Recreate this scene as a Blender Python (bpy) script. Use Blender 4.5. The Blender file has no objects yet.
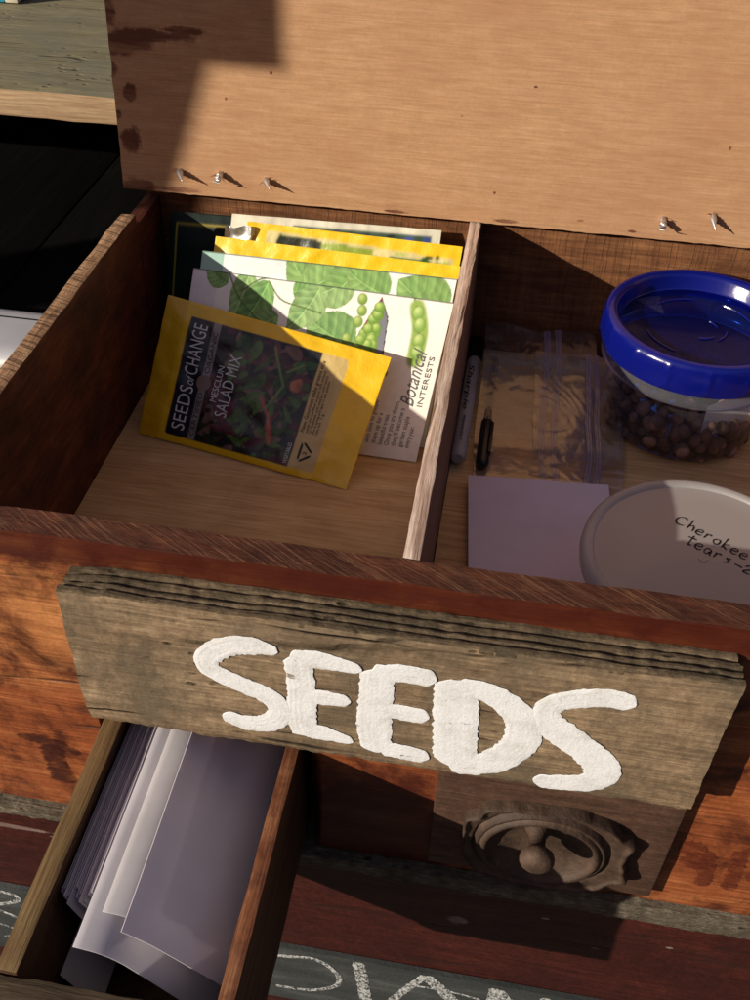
import bpy, bmesh, math, random
import numpy as np
from mathutils import Vector, Matrix, noise
random.seed(7)
S = 0.5                       # built at double size, brought to real size at the end
scene = bpy.context.scene
COL = scene.collection

# ------------------------------------------------------------------ objects
def empty(name, loc=(0, 0, 0), parent=None):
    o = bpy.data.objects.new(name, None); COL.objects.link(o)
    o.location = loc; o.empty_display_size = .02
    if parent: o.parent = parent
    return o

def tag(o, label=None, cat=None, group=None, kind=None):
    if label: o['label'] = label
    if cat: o['category'] = cat
    if group: o['group'] = group
    if kind: o['kind'] = kind
    return o

def thing(name, loc, label, cat, group=None):
    return tag(empty(name, loc), label, cat, group)

def wloc(o):
    v = Vector(o.location)
    while o.parent:
        o = o.parent; v += Vector(o.location)
    return v

class MB:
    """collects verts/faces given in world coordinates"""
    def __init__(s): s.v = []; s.f = []; s.m = []; s.c = None
    def add(s, vs, fs, mi=0):
        b = len(s.v); s.v += [tuple(v) for v in vs]
        for f in fs: s.f.append(tuple(i + b for i in f)); s.m.append(mi)
        return s
    def box(s, x0, x1, y0, y1, z0, z1, bev=.0012, sub=0, amp=0, mi=0, nf=25., seg=2):
        bm = bmesh.new(); bmesh.ops.create_cube(bm, size=1)
        bmesh.ops.scale(bm, vec=(x1-x0, y1-y0, z1-z0), verts=bm.verts)
        bmesh.ops.translate(bm, vec=((x0+x1)/2, (y0+y1)/2, (z0+z1)/2), verts=bm.verts)
        if bev: bmesh.ops.bevel(bm, geom=list(bm.edges), offset=bev, segments=seg, affect='EDGES', profile=.6)
        if sub:
            L = max(x1-x0, y1-y0, z1-z0)/sub
            for it in range(7):
                es = [e for e in bm.edges if e.calc_length() > L*1.4]
                if not es: break
                bmesh.ops.subdivide_edges(bm, edges=es, cuts=1, use_grid_fill=True)
            bmesh.ops.triangulate(bm, faces=[f for f in bm.faces if len(f.verts) > 4])
        if amp:
            for v in bm.verts:
                d = noise.noise_vector(v.co*nf)+.5*noise.noise_vector(v.co*nf*3.1)
                v.co += d*amp
        s.add([v.co for v in bm.verts], [[v.index for v in f.verts] for f in bm.faces], mi); bm.free(); return s
    def grid(s, fn, nu, nv, mi=0, cu=False, cv=False, flip=False):
        vs = [fn(i/(nu if cu else nu-1), j/(nv if cv else nv-1)) for j in range(nv) for i in range(nu)]
        fs = []
        for j in range(nv if cv else nv-1):
            for i in range(nu if cu else nu-1):
                a = j*nu+i; b = j*nu+(i+1) % nu; c = ((j+1) % nv)*nu+(i+1) % nu; d = ((j+1) % nv)*nu+i
                fs.append((a, d, c, b) if flip else (a, b, c, d))
        return s.add(vs, fs, mi)
    def lathe(s, prof, c, n=64, mi=0, axis='Z', flip=False):
        def fn(u, v):
            k = min(int(round(v*(len(prof)-1))), len(prof)-1); r, z = prof[k]; a = 2*math.pi*u
            if axis == 'Z': return (c[0]+r*math.cos(a), c[1]+r*math.sin(a), c[2]+z)
            return (c[0]+r*math.cos(a), c[1]-z, c[2]+r*math.sin(a))
        return s.grid(fn, n, len(prof), mi, cu=True, flip=flip)
    def ell(s, c, r, n=10, m=8, rot=None, mi=0):
        R = rot or Matrix.Identity(3)
        def fn(u, v):
            a = 2*math.pi*u; b = math.pi*(v*.998+.001)
            p = R @ Vector((r[0]*math.sin(b)*math.cos(a), r[1]*math.sin(b)*math.sin(a), r[2]*math.cos(b)))
            return (c[0]+p.x, c[1]+p.y, c[2]+p.z)
        return s.grid(fn, n, m, mi, cu=True, flip=True)
    def tube(s, pts, rad, n=10, mi=0):
        P = [Vector(p) for p in pts]; rad = rad if isinstance(rad, (list, tuple)) else [rad]*len(P)
        ring = []
        for i, p in enumerate(P):
            t = (P[min(i+1, len(P)-1)]-P[max(i-1, 0)]).normalized()
            a = t.cross(Vector((0, 0, 1)) if abs(t.z) < .9 else Vector((1, 0, 0))).normalized(); b = t.cross(a)
            for k in range(n):
                q = 2*math.pi*k/n; ring.append(p+(a*math.cos(q)+b*math.sin(q))*rad[i])
        fs = []
        for i in range(len(P)-1):
            for k in range(n): fs.append((i*n+k, i*n+(k+1) % n, (i+1)*n+(k+1) % n, (i+1)*n+k))
        fs.append(tuple(range(n))[::-1]); fs.append(tuple((len(P)-1)*n+k for k in range(n)))
        return s.add(ring, fs, mi)
    def build(s, name, mats, parent=None, smooth=True, ang=40, matfn=None):
        me = bpy.data.meshes.new(name); o = bpy.data.objects.new(name, me); COL.objects.link(o)
        off = wloc(parent) if parent else None
        if parent: o.parent = parent
        else:
            n = len(s.v); off = Vector((sum(v[0] for v in s.v)/n, sum(v[1] for v in s.v)/n, min(v[2] for v in s.v))); o.location = off
        me.from_pydata([(v[0]-off.x, v[1]-off.y, v[2]-off.z) for v in s.v], [], s.f)
        mats = mats if isinstance(mats, list) else [mats]
        for m in mats: me.materials.append(m)
        me.polygons.foreach_set('material_index', s.m)
        if matfn:
            for p in me.polygons:
                r = matfn(p.center+off, p.normal)
                if r is not None: p.material_index = r
        if s.c is not None:
            a = me.color_attributes.new('Col', 'FLOAT_COLOR', 'POINT')
            cc = np.ones((len(s.v), 4), dtype=np.float32); cc[:, :3] = s.c; a.data.foreach_set('color', cc.ravel())
        me.update()
        if smooth:
            me.polygons.foreach_set('use_smooth', [True]*len(me.polygons)); me.set_sharp_from_angle(angle=math.radians(ang))
        return o

# ------------------------------------------------------------------ materials
class G:
    def __init__(s, name):
        s.m = bpy.data.materials.new(name); s.m.use_nodes = True; s.nt = s.m.node_tree; s.nt.nodes.clear()
        s.out = s.nt.nodes.new('ShaderNodeOutputMaterial'); s._co = None
    def n(s, t, ins=None, out=0, **pr):
        nd = s.nt.nodes.new('ShaderNode'+t)
        for k, v in pr.items(): setattr(nd, k, v)
        for k, v in (ins or {}).items():
            if isinstance(v, bpy.types.NodeSocket): s.nt.links.new(v, nd.inputs[k])
            else: nd.inputs[k].default_value = v
        return nd.outputs[out]
    def co(s):
        if s._co is None:
            g = s.n('NewGeometry', out=0)          # world position: every board keeps its own piece of grain
            s._co = s.n('VectorMath', {0: g, 3: 1/S}, operation='SCALE')
        return s._co
    def mul(s, v, k): return s.n('VectorMath', {0: v, 1: k}, operation='MULTIPLY')
    def add(s, v, k): return s.n('VectorMath', {0: v, 1: k}, operation='ADD')
    def noise(s, v, scale, detail=4, rough=.55, dist=0, col=False):
        return s.n('TexNoise', {'Vector': v, 'Scale': scale, 'Detail': detail, 'Roughness': rough, 'Distortion': dist}, out=1 if col else 0)
    def math(s, op, a, b=0., c=0., clamp=False): return s.n('Math', {0: a, 1: b, 2: c}, operation=op, use_clamp=clamp)
    def ramp(s, f, stops, interp='LINEAR'):
        nd = s.nt.nodes.new('ShaderNodeValToRGB'); nd.color_ramp.interpolation = interp
        e = nd.color_ramp.elements
        while len(e) < len(stops): e.new(.5)
        for i, (p, c) in enumerate(stops):
            e[i].position = p; e[i].color = (c, c, c, 1) if isinstance(c, (int, float)) else (*c, 1)
        s.nt.links.new(f, nd.inputs[0]); return nd.outputs[0]
    def mix(s, f, a, b, mode='MIX'):
        nd = s.nt.nodes.new('ShaderNodeMix'); nd.data_type = 'RGBA'; nd.blend_type = mode
        for i, v in ((0, f), (6, a), (7, b)):
            if isinstance(v, bpy.types.NodeSocket): s.nt.links.new(v, nd.inputs[i])
            else: nd.inputs[i].default_value = v if i == 0 else (*v, 1)
        return nd.outputs[2]
    def bump(s, h, dist=.001, strength=1., normal=None):
        ins = {'Height': h, 'Distance': dist*S, 'Strength': strength}
        if normal is not None: ins['Normal'] = normal
        return s.n('Bump', ins)
    def bsdf(s, **k):
        ins = {kk.replace('_', ' '): v for kk, v in k.items()}
        if 'Base Color' in ins and isinstance(ins['Base Color'], tuple): ins['Base Color'] = (*ins['Base Color'][:3], 1)
        return s.n('BsdfPrincipled', ins)
    def end(s, sh): s.nt.links.new(sh, s.out.inputs[0]); return s.m

def spots(g, lst, wob=.5, nscale=60):
    """mask of stains: ellipses (x, y, z, rx, ry, rz) with ragged edges"""
    nz = g.math('MULTIPLY', g.math('SUBTRACT', g.noise(g.co(), nscale, 4, .65), .5), wob*2)
    tot = None
    for (x, y, z, rx, ry, rz) in lst:
        d = g.n('VectorMath', {0: g.mul(g.add(g.co(), (-x, -y, -z)), (1/rx, 1/ry, 1/rz))}, out=1, operation='LENGTH')
        k = g.n('MapRange', {0: g.math('ADD', d, nz), 1: .75, 2: 1.1, 3: 1., 4: 0.})
        tot = k if tot is None else g.math('MAXIMUM', tot, k)
    return tot

def wood(name, cols, axis='X', streak=45, fine=420, stretch=.07, rings=0., blotch=None, blotch_amt=.5, blotch_scale=14, bump=.0006,
         rough=.7, spec=.3, stains_and_shade=None, stain_shade_col=(.05, .012, .006), cracks=0., crack_scale=30, pits=0., saw=None, blotch_rng=(.45, .68), fib=(.78, 1.14), grit=0., broad=.3, stain_shade_wob=.5, stain_shade_lo=.5):
    g = G(name); i = 'XYZ'.index(axis)
    st = [1., 1., 1.]; st[i] = stretch
    fs = [1., 1., 1.]; fs[i] = .035
    co = g.co()
    warp = g.n('VectorMath', {0: g.noise(co, 7, 3, col=True), 3: .016}, operation='SCALE')
    wc = g.n('VectorMath', {0: co, 1: warp}, operation='ADD')
    a = g.noise(g.mul(wc, st), streak*2.6, 9, .68, .15)
    b = g.noise(g.mul(wc, st), streak*.55, 5, .6, .3)
    f = g.noise(g.mul(co, fs), fine, 3, .6)
    t = g.math('ADD', g.math('MULTIPLY', a, .8-broad), g.math('ADD', g.math('MULTIPLY', b, broad), g.math('MULTIPLY', f, .2)))
    if rings:
        r = g.n('TexWave', {'Vector': g.mul(wc, [q*(.45 if k == i else 1) for k, q in enumerate(st)]), 'Scale': streak*.6, 'Distortion': 5., 'Detail': 3., 'Detail Scale': 1.4}, out=1,
                wave_type='BANDS', bands_direction='DIAGONAL')
        t = g.math('ADD', g.math('MULTIPLY', t, 1-rings), g.math('MULTIPLY', r, rings))
    c = g.ramp(t, [(.30, cols[0]), (.5, cols[1]), (.70, cols[2])])
    fm = g.n('MapRange', {0: f, 1: .3, 2: .7, 3: fib[0], 4: fib[1]})
    c = g.mix(1., c, g.n('CombineColor', {0: fm, 1: fm, 2: fm}), 'MULTIPLY')
    h = g.math('ADD', g.math('MULTIPLY', f, .55), g.math('MULTIPLY', a, .9))
    if grit:
        gz = g.noise(co, 330, 6, .75); gm = g.n('MapRange', {0: gz, 1: .32, 2: .68, 3: 1-grit, 4: 1+grit*.6})
        c = g.mix(1., c, g.n('CombineColor', {0: gm, 1: gm, 2: gm}), 'MULTIPLY'); h = g.math('ADD', h, g.math('MULTIPLY', gz, 1.2*grit))
        g2 = g.noise(co, 90, 6, .7); gm = g.n('MapRange', {0: g2, 1: .35, 2: .65, 3: 1-grit*.7, 4: 1+grit*.5})
        c = g.mix(1., c, g.n('CombineColor', {0: gm, 1: gm, 2: gm}), 'MULTIPLY')
    if blotch:
        bl = g.ramp(g.noise(co, blotch_scale, 6, .65, .4), [(blotch_rng[0], 0.), (blotch_rng[1], 1.)])
        c = g.mix(g.math('MULTIPLY', bl, blotch_amt), c, blotch)
    if saw:          # saw cuts across a sawn edge: (direction vector, scale, strength, colour)
        vec, sc, am, scol = saw
        dn = g.n('VectorMath', {0: wc, 1: vec}, out=1, operation='DOT_PRODUCT')
        w = g.noise(g.n('CombineXYZ', {0: g.math('MULTIPLY', dn, sc), 1: g.math('MULTIPLY', g.noise(co, 20, 2), 3.)}), 1., 5, .7)
        k = g.ramp(w, [(.5, 0.), (.62, 1.)])
        c = g.mix(g.math('MULTIPLY', k, am), c, scol); h = g.math('ADD', h, g.math('MULTIPLY', k, .8))
    if cracks:
        cr = g.n('TexVoronoi', {'Vector': g.mul(wc, [q*.6 if k == i else q for k, q in enumerate(st)]), 'Scale': crack_scale}, feature='DISTANCE_TO_EDGE')
        gate = g.ramp(g.noise(co, 9, 3), [(.5, 0.), (.6, 1.)])
        k = g.math('MULTIPLY', g.ramp(cr, [(0., 1.), (.035, 0.)]), gate)
        c = g.mix(g.math('MULTIPLY', k, cracks), c, (.02, .014, .01)); h = g.math('SUBTRACT', h, g.math('MULTIPLY', k, 1.5))
    if pits:
        v = g.n('TexVoronoi', {'Vector': g.mul(co, [.5 if k == i else 1. for k in range(3)]), 'Scale': 110.})
        gate = g.ramp(g.noise(co, 16, 4), [(.52, 0.), (.62, 1.)])
        k = g.math('MULTIPLY', g.ramp(v, [(.12, 1.), (.26, 0.)]), gate)
        c = g.mix(g.math('MULTIPLY', k, pits), c, (.02, .014, .01)); h = g.math('SUBTRACT', h, k)
    if stains_and_shade:
        sm = g.math('MULTIPLY', spots(g, stains_and_shade, stain_shade_wob, 45), g.n('MapRange', {0: g.noise(g.mul(co, st), 60, 6, .7), 1: .36, 2: .56, 3: stain_shade_lo, 4: .92}))
        c = g.mix(sm, c, stain_shade_col)
    rg = g.n('MapRange', {0: a, 1: .3, 2: .7, 3: min(rough+.12, 1), 4: rough-.08})
    return g.end(g.bsdf(Base_Color=c, Roughness=rg, Specular_IOR_Level=spec, Normal=g.bump(h, bump)))

def plain(name, col, rough=.5, spec=.4, var=.12, nscale=40, bump=0., metallic=0., bscale=200):
    g = G(name); k = g.n('MapRange', {0: g.noise(g.co(), nscale, 5), 1: .3, 2: .7, 3: 1-var, 4: 1+var})
    c = g.mix(1., col, g.n('CombineColor', {0: k, 1: k, 2: k}), 'MULTIPLY')
    kw = dict(Base_Color=c, Roughness=rough, Specular_IOR_Level=spec, Metallic=metallic)
    if bump: kw['Normal'] = g.bump(g.noise(g.co(), bscale, 4), bump)
    return g.end(g.bsdf(**kw))

M = {}
# crate front: orange-red stained pine
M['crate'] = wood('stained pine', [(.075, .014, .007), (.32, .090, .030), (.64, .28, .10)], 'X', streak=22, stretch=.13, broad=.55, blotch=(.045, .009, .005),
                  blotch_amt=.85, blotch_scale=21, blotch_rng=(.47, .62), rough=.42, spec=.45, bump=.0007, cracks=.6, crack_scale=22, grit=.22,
                  stains_and_shade=[(.03, 0, -.004, 1.5, .2, .024), (.004, 0, -.305, .075, .2, .10)], stain_shade_lo=.72, stain_shade_col=(.06, .009, .005))  # lower ellipse is cast shade painted into the wood right of the drawer
M['rim'] = wood('sawn dark rim', [(.035, .009, .005), (.10, .027, .012), (.2, .065, .028)], 'X', streak=60, stretch=.3, rough=.75, bump=.0014,
                saw=((.75, 1.25, 0), 420,   .55, (.34, .15, .07)), blotch=(.03, .008, .005), blotch_amt=.8, blotch_scale=30)
M['side_in'] = wood('reddish side board', [(.02, .006, .004), (.085, .020, .010), (.20, .055, .022)], 'Y', streak=26, stretch=.3, blotch=(.018, .007, .005), blotch_amt=.85,
                    blotch_scale=16, rough=.65, bump=.0008)
M['side_top'] = wood('sawn side edge', [(.16, .07, .035), (.44, .25, .13), (.68, .45, .26)], 'Y', streak=50, stretch=.4, rough=.8, bump=.0015,
                     saw=((.35, 1., 0), 300, .8, (.06, .022, .012)))
M['back'] = wood('brown back board', [(.06, .02, .008), (.22, .09, .035), (.42, .2, .085)], 'X', streak=40, stretch=.12, blotch=(.05, .015, .008), blotch_amt=.6, rough=.65,
                 saw=((1, 0, 0), 260, .10, (.12, .05, .02)))
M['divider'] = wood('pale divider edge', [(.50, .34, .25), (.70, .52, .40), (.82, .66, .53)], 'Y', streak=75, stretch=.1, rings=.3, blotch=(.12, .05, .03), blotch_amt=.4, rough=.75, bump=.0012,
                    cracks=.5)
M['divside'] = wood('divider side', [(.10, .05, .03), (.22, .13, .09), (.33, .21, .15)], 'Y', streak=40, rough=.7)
M['floor'] = wood('pale ply floor', [(.50, .29, .12), (.68, .43, .20), (.80, .57, .31)], 'X', streak=70, stretch=.035, fine=500, blotch=(.22, .11, .05), blotch_amt=.3, rough=.5, spec=.4, bump=.0004)
LIDST = [(-.322, .494, .143, .030, .1, .010), (-.290, .494, .152, .034, .1, .0055), (-.262, .494, .158, .026, .1, .0035), (-.319, .494, .098, .006, .1, .009), (-.325, .494, .050, .013, .1, .013), (-.337, .494, .118, .007, .1, .008),
         (-.322, .494, .004, .022, .1, .008), (-.283, .494, .004, .022, .1, .004), (-.335, .494, .076, .004, .1, .006), (-.333, .494, .17, .008, .1, .014)]
SPK = [(-.2252, .494, .0998, .0013, .1, .0016), (-.1805, .494, .1271, .0016, .1, .0018), (.0613, .494, .1339, .0016, .1, .001), (-.0022, .494, .1027, .001, .1, .001), (.035, .494, .032, .0012, .1, .0012),
       (.12, .494, .012, .003, .1, .0012), (.17, .494, .006, .004, .1, .0016), (.05, .494, .004, .012, .1, .0018), (-.06, .494, .003, .012, .1, .0016), (.24, .494, .094, .0012, .1, .0018)]
M['lid'] = wood('sunlit plywood', [(.45, .235, .115), (.555, .315, .165), (.635, .395, .225)], 'X', streak=80, stretch=.12, fine=650, fib=(.90, 1.06), broad=.2, blotch=(.44, .215, .11), blotch_amt=.45, blotch_scale=7, grit=.08, rough=.6,
                stains_and_shade=LIDST+SPK, stain_shade_col=(.13, .035, .02), bump=.00035, stain_shade_wob=1.1, stain_shade_lo=.35)
M['lid_edge'] = wood('ply edge', [(.06, .02, .01), (.2, .09, .05), (.35, .19, .1)], 'X', streak=80, rough=.8, bump=.001)
M['sign'] = wood('weathered plank', [(.08, .053, .031), (.31, .215, .13), (.56, .415, .26)], 'X', streak=30, stretch=.2, broad=.4, grit=.26, blotch=(.115, .09, .06), blotch_amt=.75, blotch_scale=13, rough=.88, spec=.15,
                 bump=.0016, cracks=.7, crack_scale=26, pits=.8, blotch_rng=(.42, .6))
M['sign_top'] = wood('weathered plank edge', [(.04, .028, .018), (.17, .122, .075), (.33, .245, .15)], 'X', streak=90, stretch=.2, grit=.4, blotch=(.05, .045, .03), blotch_amt=.6, rough=.9, spec=.1, bump=.0025, pits=.9)
M['shelf'] = wood('grey-green shelf', [(.13, .11, .058), (.255, .22, .125), (.37, .32, .19)], 'X', streak=40, stretch=.05, rough=.8, blotch=(.17, .17, .13), blotch_amt=.6, bump=.0012, cracks=.5, pits=.3)
M['shelf_edge'] = wood('sawn shelf edge', [(.25, .15, .08), (.45, .30, .17), (.6, .43, .27)], 'X', streak=50, rough=.8, bump=.001, blotch=(.25, .14, .08))
M['black'] = wood('shade-black board', [(.002, .002, .002), (.0045, .004, .0035), (.008, .007, .006)], 'Y', streak=30, rough=.95, spec=.04)  # near-black colour paints in the deep shade left of the crate
M['greybrown'] = wood('grey brown stile', [(.06, .045, .03), (.14, .11, .08), (.22, .17, .12)], 'Z', streak=40, rough=.85, bump=.001)
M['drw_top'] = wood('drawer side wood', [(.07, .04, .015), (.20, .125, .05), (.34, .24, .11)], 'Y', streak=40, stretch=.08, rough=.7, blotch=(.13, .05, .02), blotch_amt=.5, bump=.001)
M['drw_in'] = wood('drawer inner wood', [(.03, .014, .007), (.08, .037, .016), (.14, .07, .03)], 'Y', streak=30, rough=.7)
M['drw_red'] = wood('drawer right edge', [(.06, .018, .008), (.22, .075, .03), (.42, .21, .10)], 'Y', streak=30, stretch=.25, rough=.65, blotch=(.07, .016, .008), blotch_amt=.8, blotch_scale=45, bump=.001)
M['drw_front'] = wood('drawer front wood', [(.02, .013, .008), (.06, .04, .022), (.12, .085, .045)], 'X', streak=50, rough=.8, bump=.0015, pits=.7)
M['plate'] = wood('brown plate', [(.04, .019, .012), (.09, .047, .030), (.15, .085, .055)], 'X', streak=50, stretch=.1, rough=.6, grit=.3, blotch=(.06, .03, .02), blotch_amt=.5, bump=.0005)
M['redpaint'] = wood('old oxblood paint', grit=.35, cracks=.4, crack_scale=12, cols= [(.035, .007, .005), (.062, .013, .009), (.095, .024, .017)], axis='X', streak=25, stretch=.15, rough=.38, spec=.5, bump=.0007, blotch=(.025, .006, .005), blotch_amt=.6,
                     stains_and_shade=[(-.33, 0, -.395, .045, .1, .0035), (-.28, 0, -.402, .02, .1, .002), (.16, 0, -.40, .0035, .1, .002), (.21, 0, -.44, .004, .1, .0016), (.27, 0, -.415, .003, .1, .0016), (.085, 0, -.43, .009, .1, .007)], stain_shade_wob=1.2, stain_shade_lo=.2, stain_shade_col=(.26, .19, .165))
M['ledge'] = wood('gritty ledge', [(.05, .04, .028), (.14, .115, .08), (.36, .31, .23)], 'X', streak=90, stretch=.5, fine=900, rough=.92, bump=.003, pits=1., blotch=(.06, .045, .03), blotch_amt=.8, blotch_scale=60)
M['blocker'] = wood('post timber', [(.1, .06, .03), (.22, .14, .08), (.32, .22, .13)], 'Z', streak=40, rough=.8)
def m_carved():
    g = G('carved brown wood'); co = g.co()
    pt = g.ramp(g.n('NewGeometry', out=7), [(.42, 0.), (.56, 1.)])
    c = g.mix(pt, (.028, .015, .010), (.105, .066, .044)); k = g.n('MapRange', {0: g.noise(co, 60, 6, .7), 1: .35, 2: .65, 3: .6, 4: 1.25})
    c = g.mix(1., c, g.n('CombineColor', {0: k, 1: k, 2: k}), 'MULTIPLY')
    return g.end(g.bsdf(Base_Color=c, Roughness=.6, Specular_IOR_Level=.3, Normal=g.bump(g.noise(co, 170, 5, .7), .0012)))
M['carved'] = m_carved()
M['silver'] = plain('silver casing', (.60, .60, .60), .34, .5, .06, 30, .0001, .25, 900)
M['screw'] = plain('zinc screw', (.75, .74, .72), .35, .5, .1, 80, 0, .9)
M['black_plastic'] = plain('black plastic', (.012, .012, .013), .35, .5)
M['marker_white'] = plain('white barrel', (.38, .36, .37), .45, .4)
M['ink'] = plain('black ink', (.008, .008, .009), .6, .2)
M['foil'] = plain('crumpled foil', (.72, .70, .66), .3, .5, .1, 60, .0006, .8, 120)
M['blue_box'] = plain('blue card', (.03, .33, .48), .5)
M['cream'] = plain('cream card', (.6, .55, .42), .7)
M['bean'] = plain('brown bean', (.25, .145, .105), .7, .25, .6, 40)
M['splinter'] = plain('torn wood', (.5, .27, .14), .8)
M['concrete'] = plain('ground concrete', (.06, .057, .05), .9, .2, .2, 6, .002, 0, 60)
def m_mark(name, col, lo):
    g = G(name); k = g.ramp(g.noise(g.mul(g.co(), (.5, 1, 1)), 150, 6, .75), [(lo, 0.), (lo+.28, .85)])
    return g.end(g.n('MixShader', {0: k, 1: g.n('BsdfTransparent'), 2: g.bsdf(Base_Color=col, Roughness=.6)}))
M['burn'] = m_mark('burnt brand', (.05, .009, .005), .30)
M['brandred'] = m_mark('pressed red mark', (.13, .022, .010), .36)
M['white_txt'] = plain('print white', (.72, .72, .70), .5)
M['black_txt'] = plain('print black', (.03, .03, .03), .5)
M['grey_txt'] = plain('print grey', (.14, .14, .13), .5)
M['dot'] = plain('badge disc', (.25, .18, .14), .5)

def m_paint():
    g = G('thick white paint'); co = g.co()
    n1 = g.noise(g.mul(co, (.4, 1, .6)), 130, 4, .55); n2 = g.noise(co, 500, 3, .6)
    c = g.ramp(g.noise(co, 60, 6, .7), [(.3, (.70, .70, .68)), (.5, (.84, .85, .86)), (.7, (.88, .89, .90))])
    sp = g.ramp(g.noise(co, 230, 3, .6), [(.68, 0.), (.74, 1.)])
    c = g.mix(g.math('MULTIPLY', sp, .5), c, (.35, .30, .22))
    h = g.math('ADD', n1, g.math('MULTIPLY', n2, .6))
    thin = g.ramp(g.noise(g.mul(co, (.35, 1, 1)), 95, 6, .72), [(.66, 1.), (.70, .15)])      # bare wood where the brush ran dry
    p = g.bsdf(Base_Color=c, Roughness=.55, Specular_IOR_Level=.35, Normal=g.bump(h, .0006))
    return g.end(g.n('MixShader', {0: thin, 1: g.n('BsdfTransparent'), 2: p}))
M['paint'] = m_paint()

def m_chalk():
    g = G('chalk stroke'); co = g.co()
    k = g.ramp(g.noise(g.mul(co, (1, 1, .6)), 330, 4, .75), [(.40, 0.), (.60, 1.)])
    b = g.bsdf(Base_Color=(.56, .57, .56), Roughness=.95, Specular_IOR_Level=.05); t = g.n('BsdfTransparent')
    return g.end(g.n('MixShader', {0: k, 1: t, 2: b}))
M['chalk'] = m_chalk()

def m_board():
    g = G('chalkboard'); co = g.co()
    c = g.ramp(g.noise(g.mul(co, (.3, 1, 1)), 30, 6, .65), [(.3, (.028, .032, .032)), (.55, (.050, .055, .054)), (.75, (.11, .118, .114))])
    return g.end(g.bsdf(Base_Color=c, Roughness=.85, Specular_IOR_Level=.2, Normal=g.bump(g.noise(co, 260, 4), .0006)))
M['chalkboard'] = m_board()

def m_vcol(name, rough, spec, coat=0., nscale=50, bump=.0008):
    g = G(name); a = g.n('Attribute', out=0, attribute_name='Col')
    k = g.n('MapRange', {0: g.noise(g.co(), 130, 4), 1: .3, 2: .7, 3: .95, 4: 1.04})
    c = g.mix(1., a, g.n('CombineColor', {0: k, 1: k, 2: k}), 'MULTIPLY')
    return g.end(g.bsdf(Base_Color=c, Roughness=rough, Specular_IOR_Level=spec, Coat_Weight=coat, Coat_Roughness=.25, Normal=g.bump(g.noise(g.co(), nscale, 4, .6), bump)))
M['print_foil'] = m_vcol('printed plastic pouch', .38, .5, .25, 45, .0016)
M['print_paper'] = m_vcol('printed paper pouch', .6, .3, .0, 30, .0010)

def m_paper(name, col, trans=.3):
    g = G(name)
    k = g.n('MapRange', {0: g.noise(g.co(), 25, 4), 1: .3, 2: .7, 3: .94, 4: 1.03})
    c = g.mix(1., col, g.n('CombineColor', {0: k, 1: k, 2: k}), 'MULTIPLY')
    b = g.bsdf(Base_Color=c, Roughness=.55, Specular_IOR_Level=.3); t = g.n('BsdfTranslucent', {'Color': c})
    return g.end(g.n('MixShader', {0: trans, 1: b, 2: t}))
M['card'] = m_paper('glossy card', (.86, .83, .86), .42)
M['card_dark'] = m_paper('shaded grey card', (.84, .77, .82), .25)
M['lavender'] = m_paper('lilac paper', (.86, .76, .88), .15)
M['slip'] = m_paper('paper slip', (.9, .88, .88), .55)
M['card_stack'] = m_paper('stack card', (.66, .60, .66), .15)

def m_clear(name, col, opac, rough=.15, streak=0., tint=(1, 1, 1), gl=.7, g0=0.):
    """thin clear plastic: see-through, glossy at grazing angles, slightly milky"""
    g = G(name); co = g.co()
    t = g.n('BsdfTransparent', {'Color': (*tint, 1)})
    d = g.n('BsdfDiffuse', {'Color': (*col, 1)}); tr = g.n('BsdfTranslucent', {'Color': (*col, 1)})
    dm = g.n('MixShader', {0: .5, 1: d, 2: tr})
    nb = g.bump(g.noise(co, 45, 3), .0004 if streak else .0003)
    gs = g.n('BsdfGlossy', {'Color': (1, 1, 1, 1), 'Roughness': rough, 'Normal': nb})
    o = opac
    if streak: o = g.n('MapRange', {0: g.noise(g.mul(co, (1, .7, 1)), 38, 5, .7), 1: .45, 2: .7, 3: opac*.35, 4: opac*streak})
    a = g.n('MixShader', {0: o, 1: t, 2: dm})
    fr = g.n('Fresnel', {'IOR': 1.45, 'Normal': nb})
    return g.end(g.n('MixShader', {0: g.math('ADD', g.math('MULTIPLY', fr, gl), g0, clamp=True), 1: a, 2: gs}))
M['bag'] = m_clear('crinkled clear bag', (.66, .62, .64), .20, .14, 1.9, gl=1.6, g0=.07)
M['zip'] = m_clear('zip strip', (.60, .50, .75), .55, .12, gl=1.5, g0=.12)
M['bowl'] = m_clear('clear container', (.5, .5, .55), .05, .1, gl=.8)
M['bowl_rim'] = m_clear('frosted flange', (.62, .62, .68), .20, .15)
M['milky'] = m_clear('milky lid', (.62, .58, .56), .93, .42, gl=1.1, g0=.03)
M['milky_rim'] = m_clear('milky lid rim', (.68, .65, .63), .80, .25)
M['pen_clear'] = m_clear('pen barrel', (.3, .25, .28), .25, .1)

def m_blue(name, opac):
    g = G(name)
    p = g.bsdf(Base_Color=(.003, .008, .19), Roughness=.22, Specular_IOR_Level=.6, Coat_Weight=.4, Coat_Roughness=.1, Normal=g.bump(g.noise(g.co(), 60, 3), .0004))
    tr = g.n('BsdfTranslucent', {'Color': (.015, .09, .65, 1)}); a = g.n('MixShader', {0: .22, 1: p, 2: tr})
    t = g.n('BsdfTransparent', {'Color': (.14, .30, .85, 1)})
    return g.end(g.n('MixShader', {0: opac, 1: t, 2: a}))
M['blue'] = m_blue('blue lid plastic', 1.)
M['blue_thin'] = m_blue('thin blue lid centre', .34)

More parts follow.
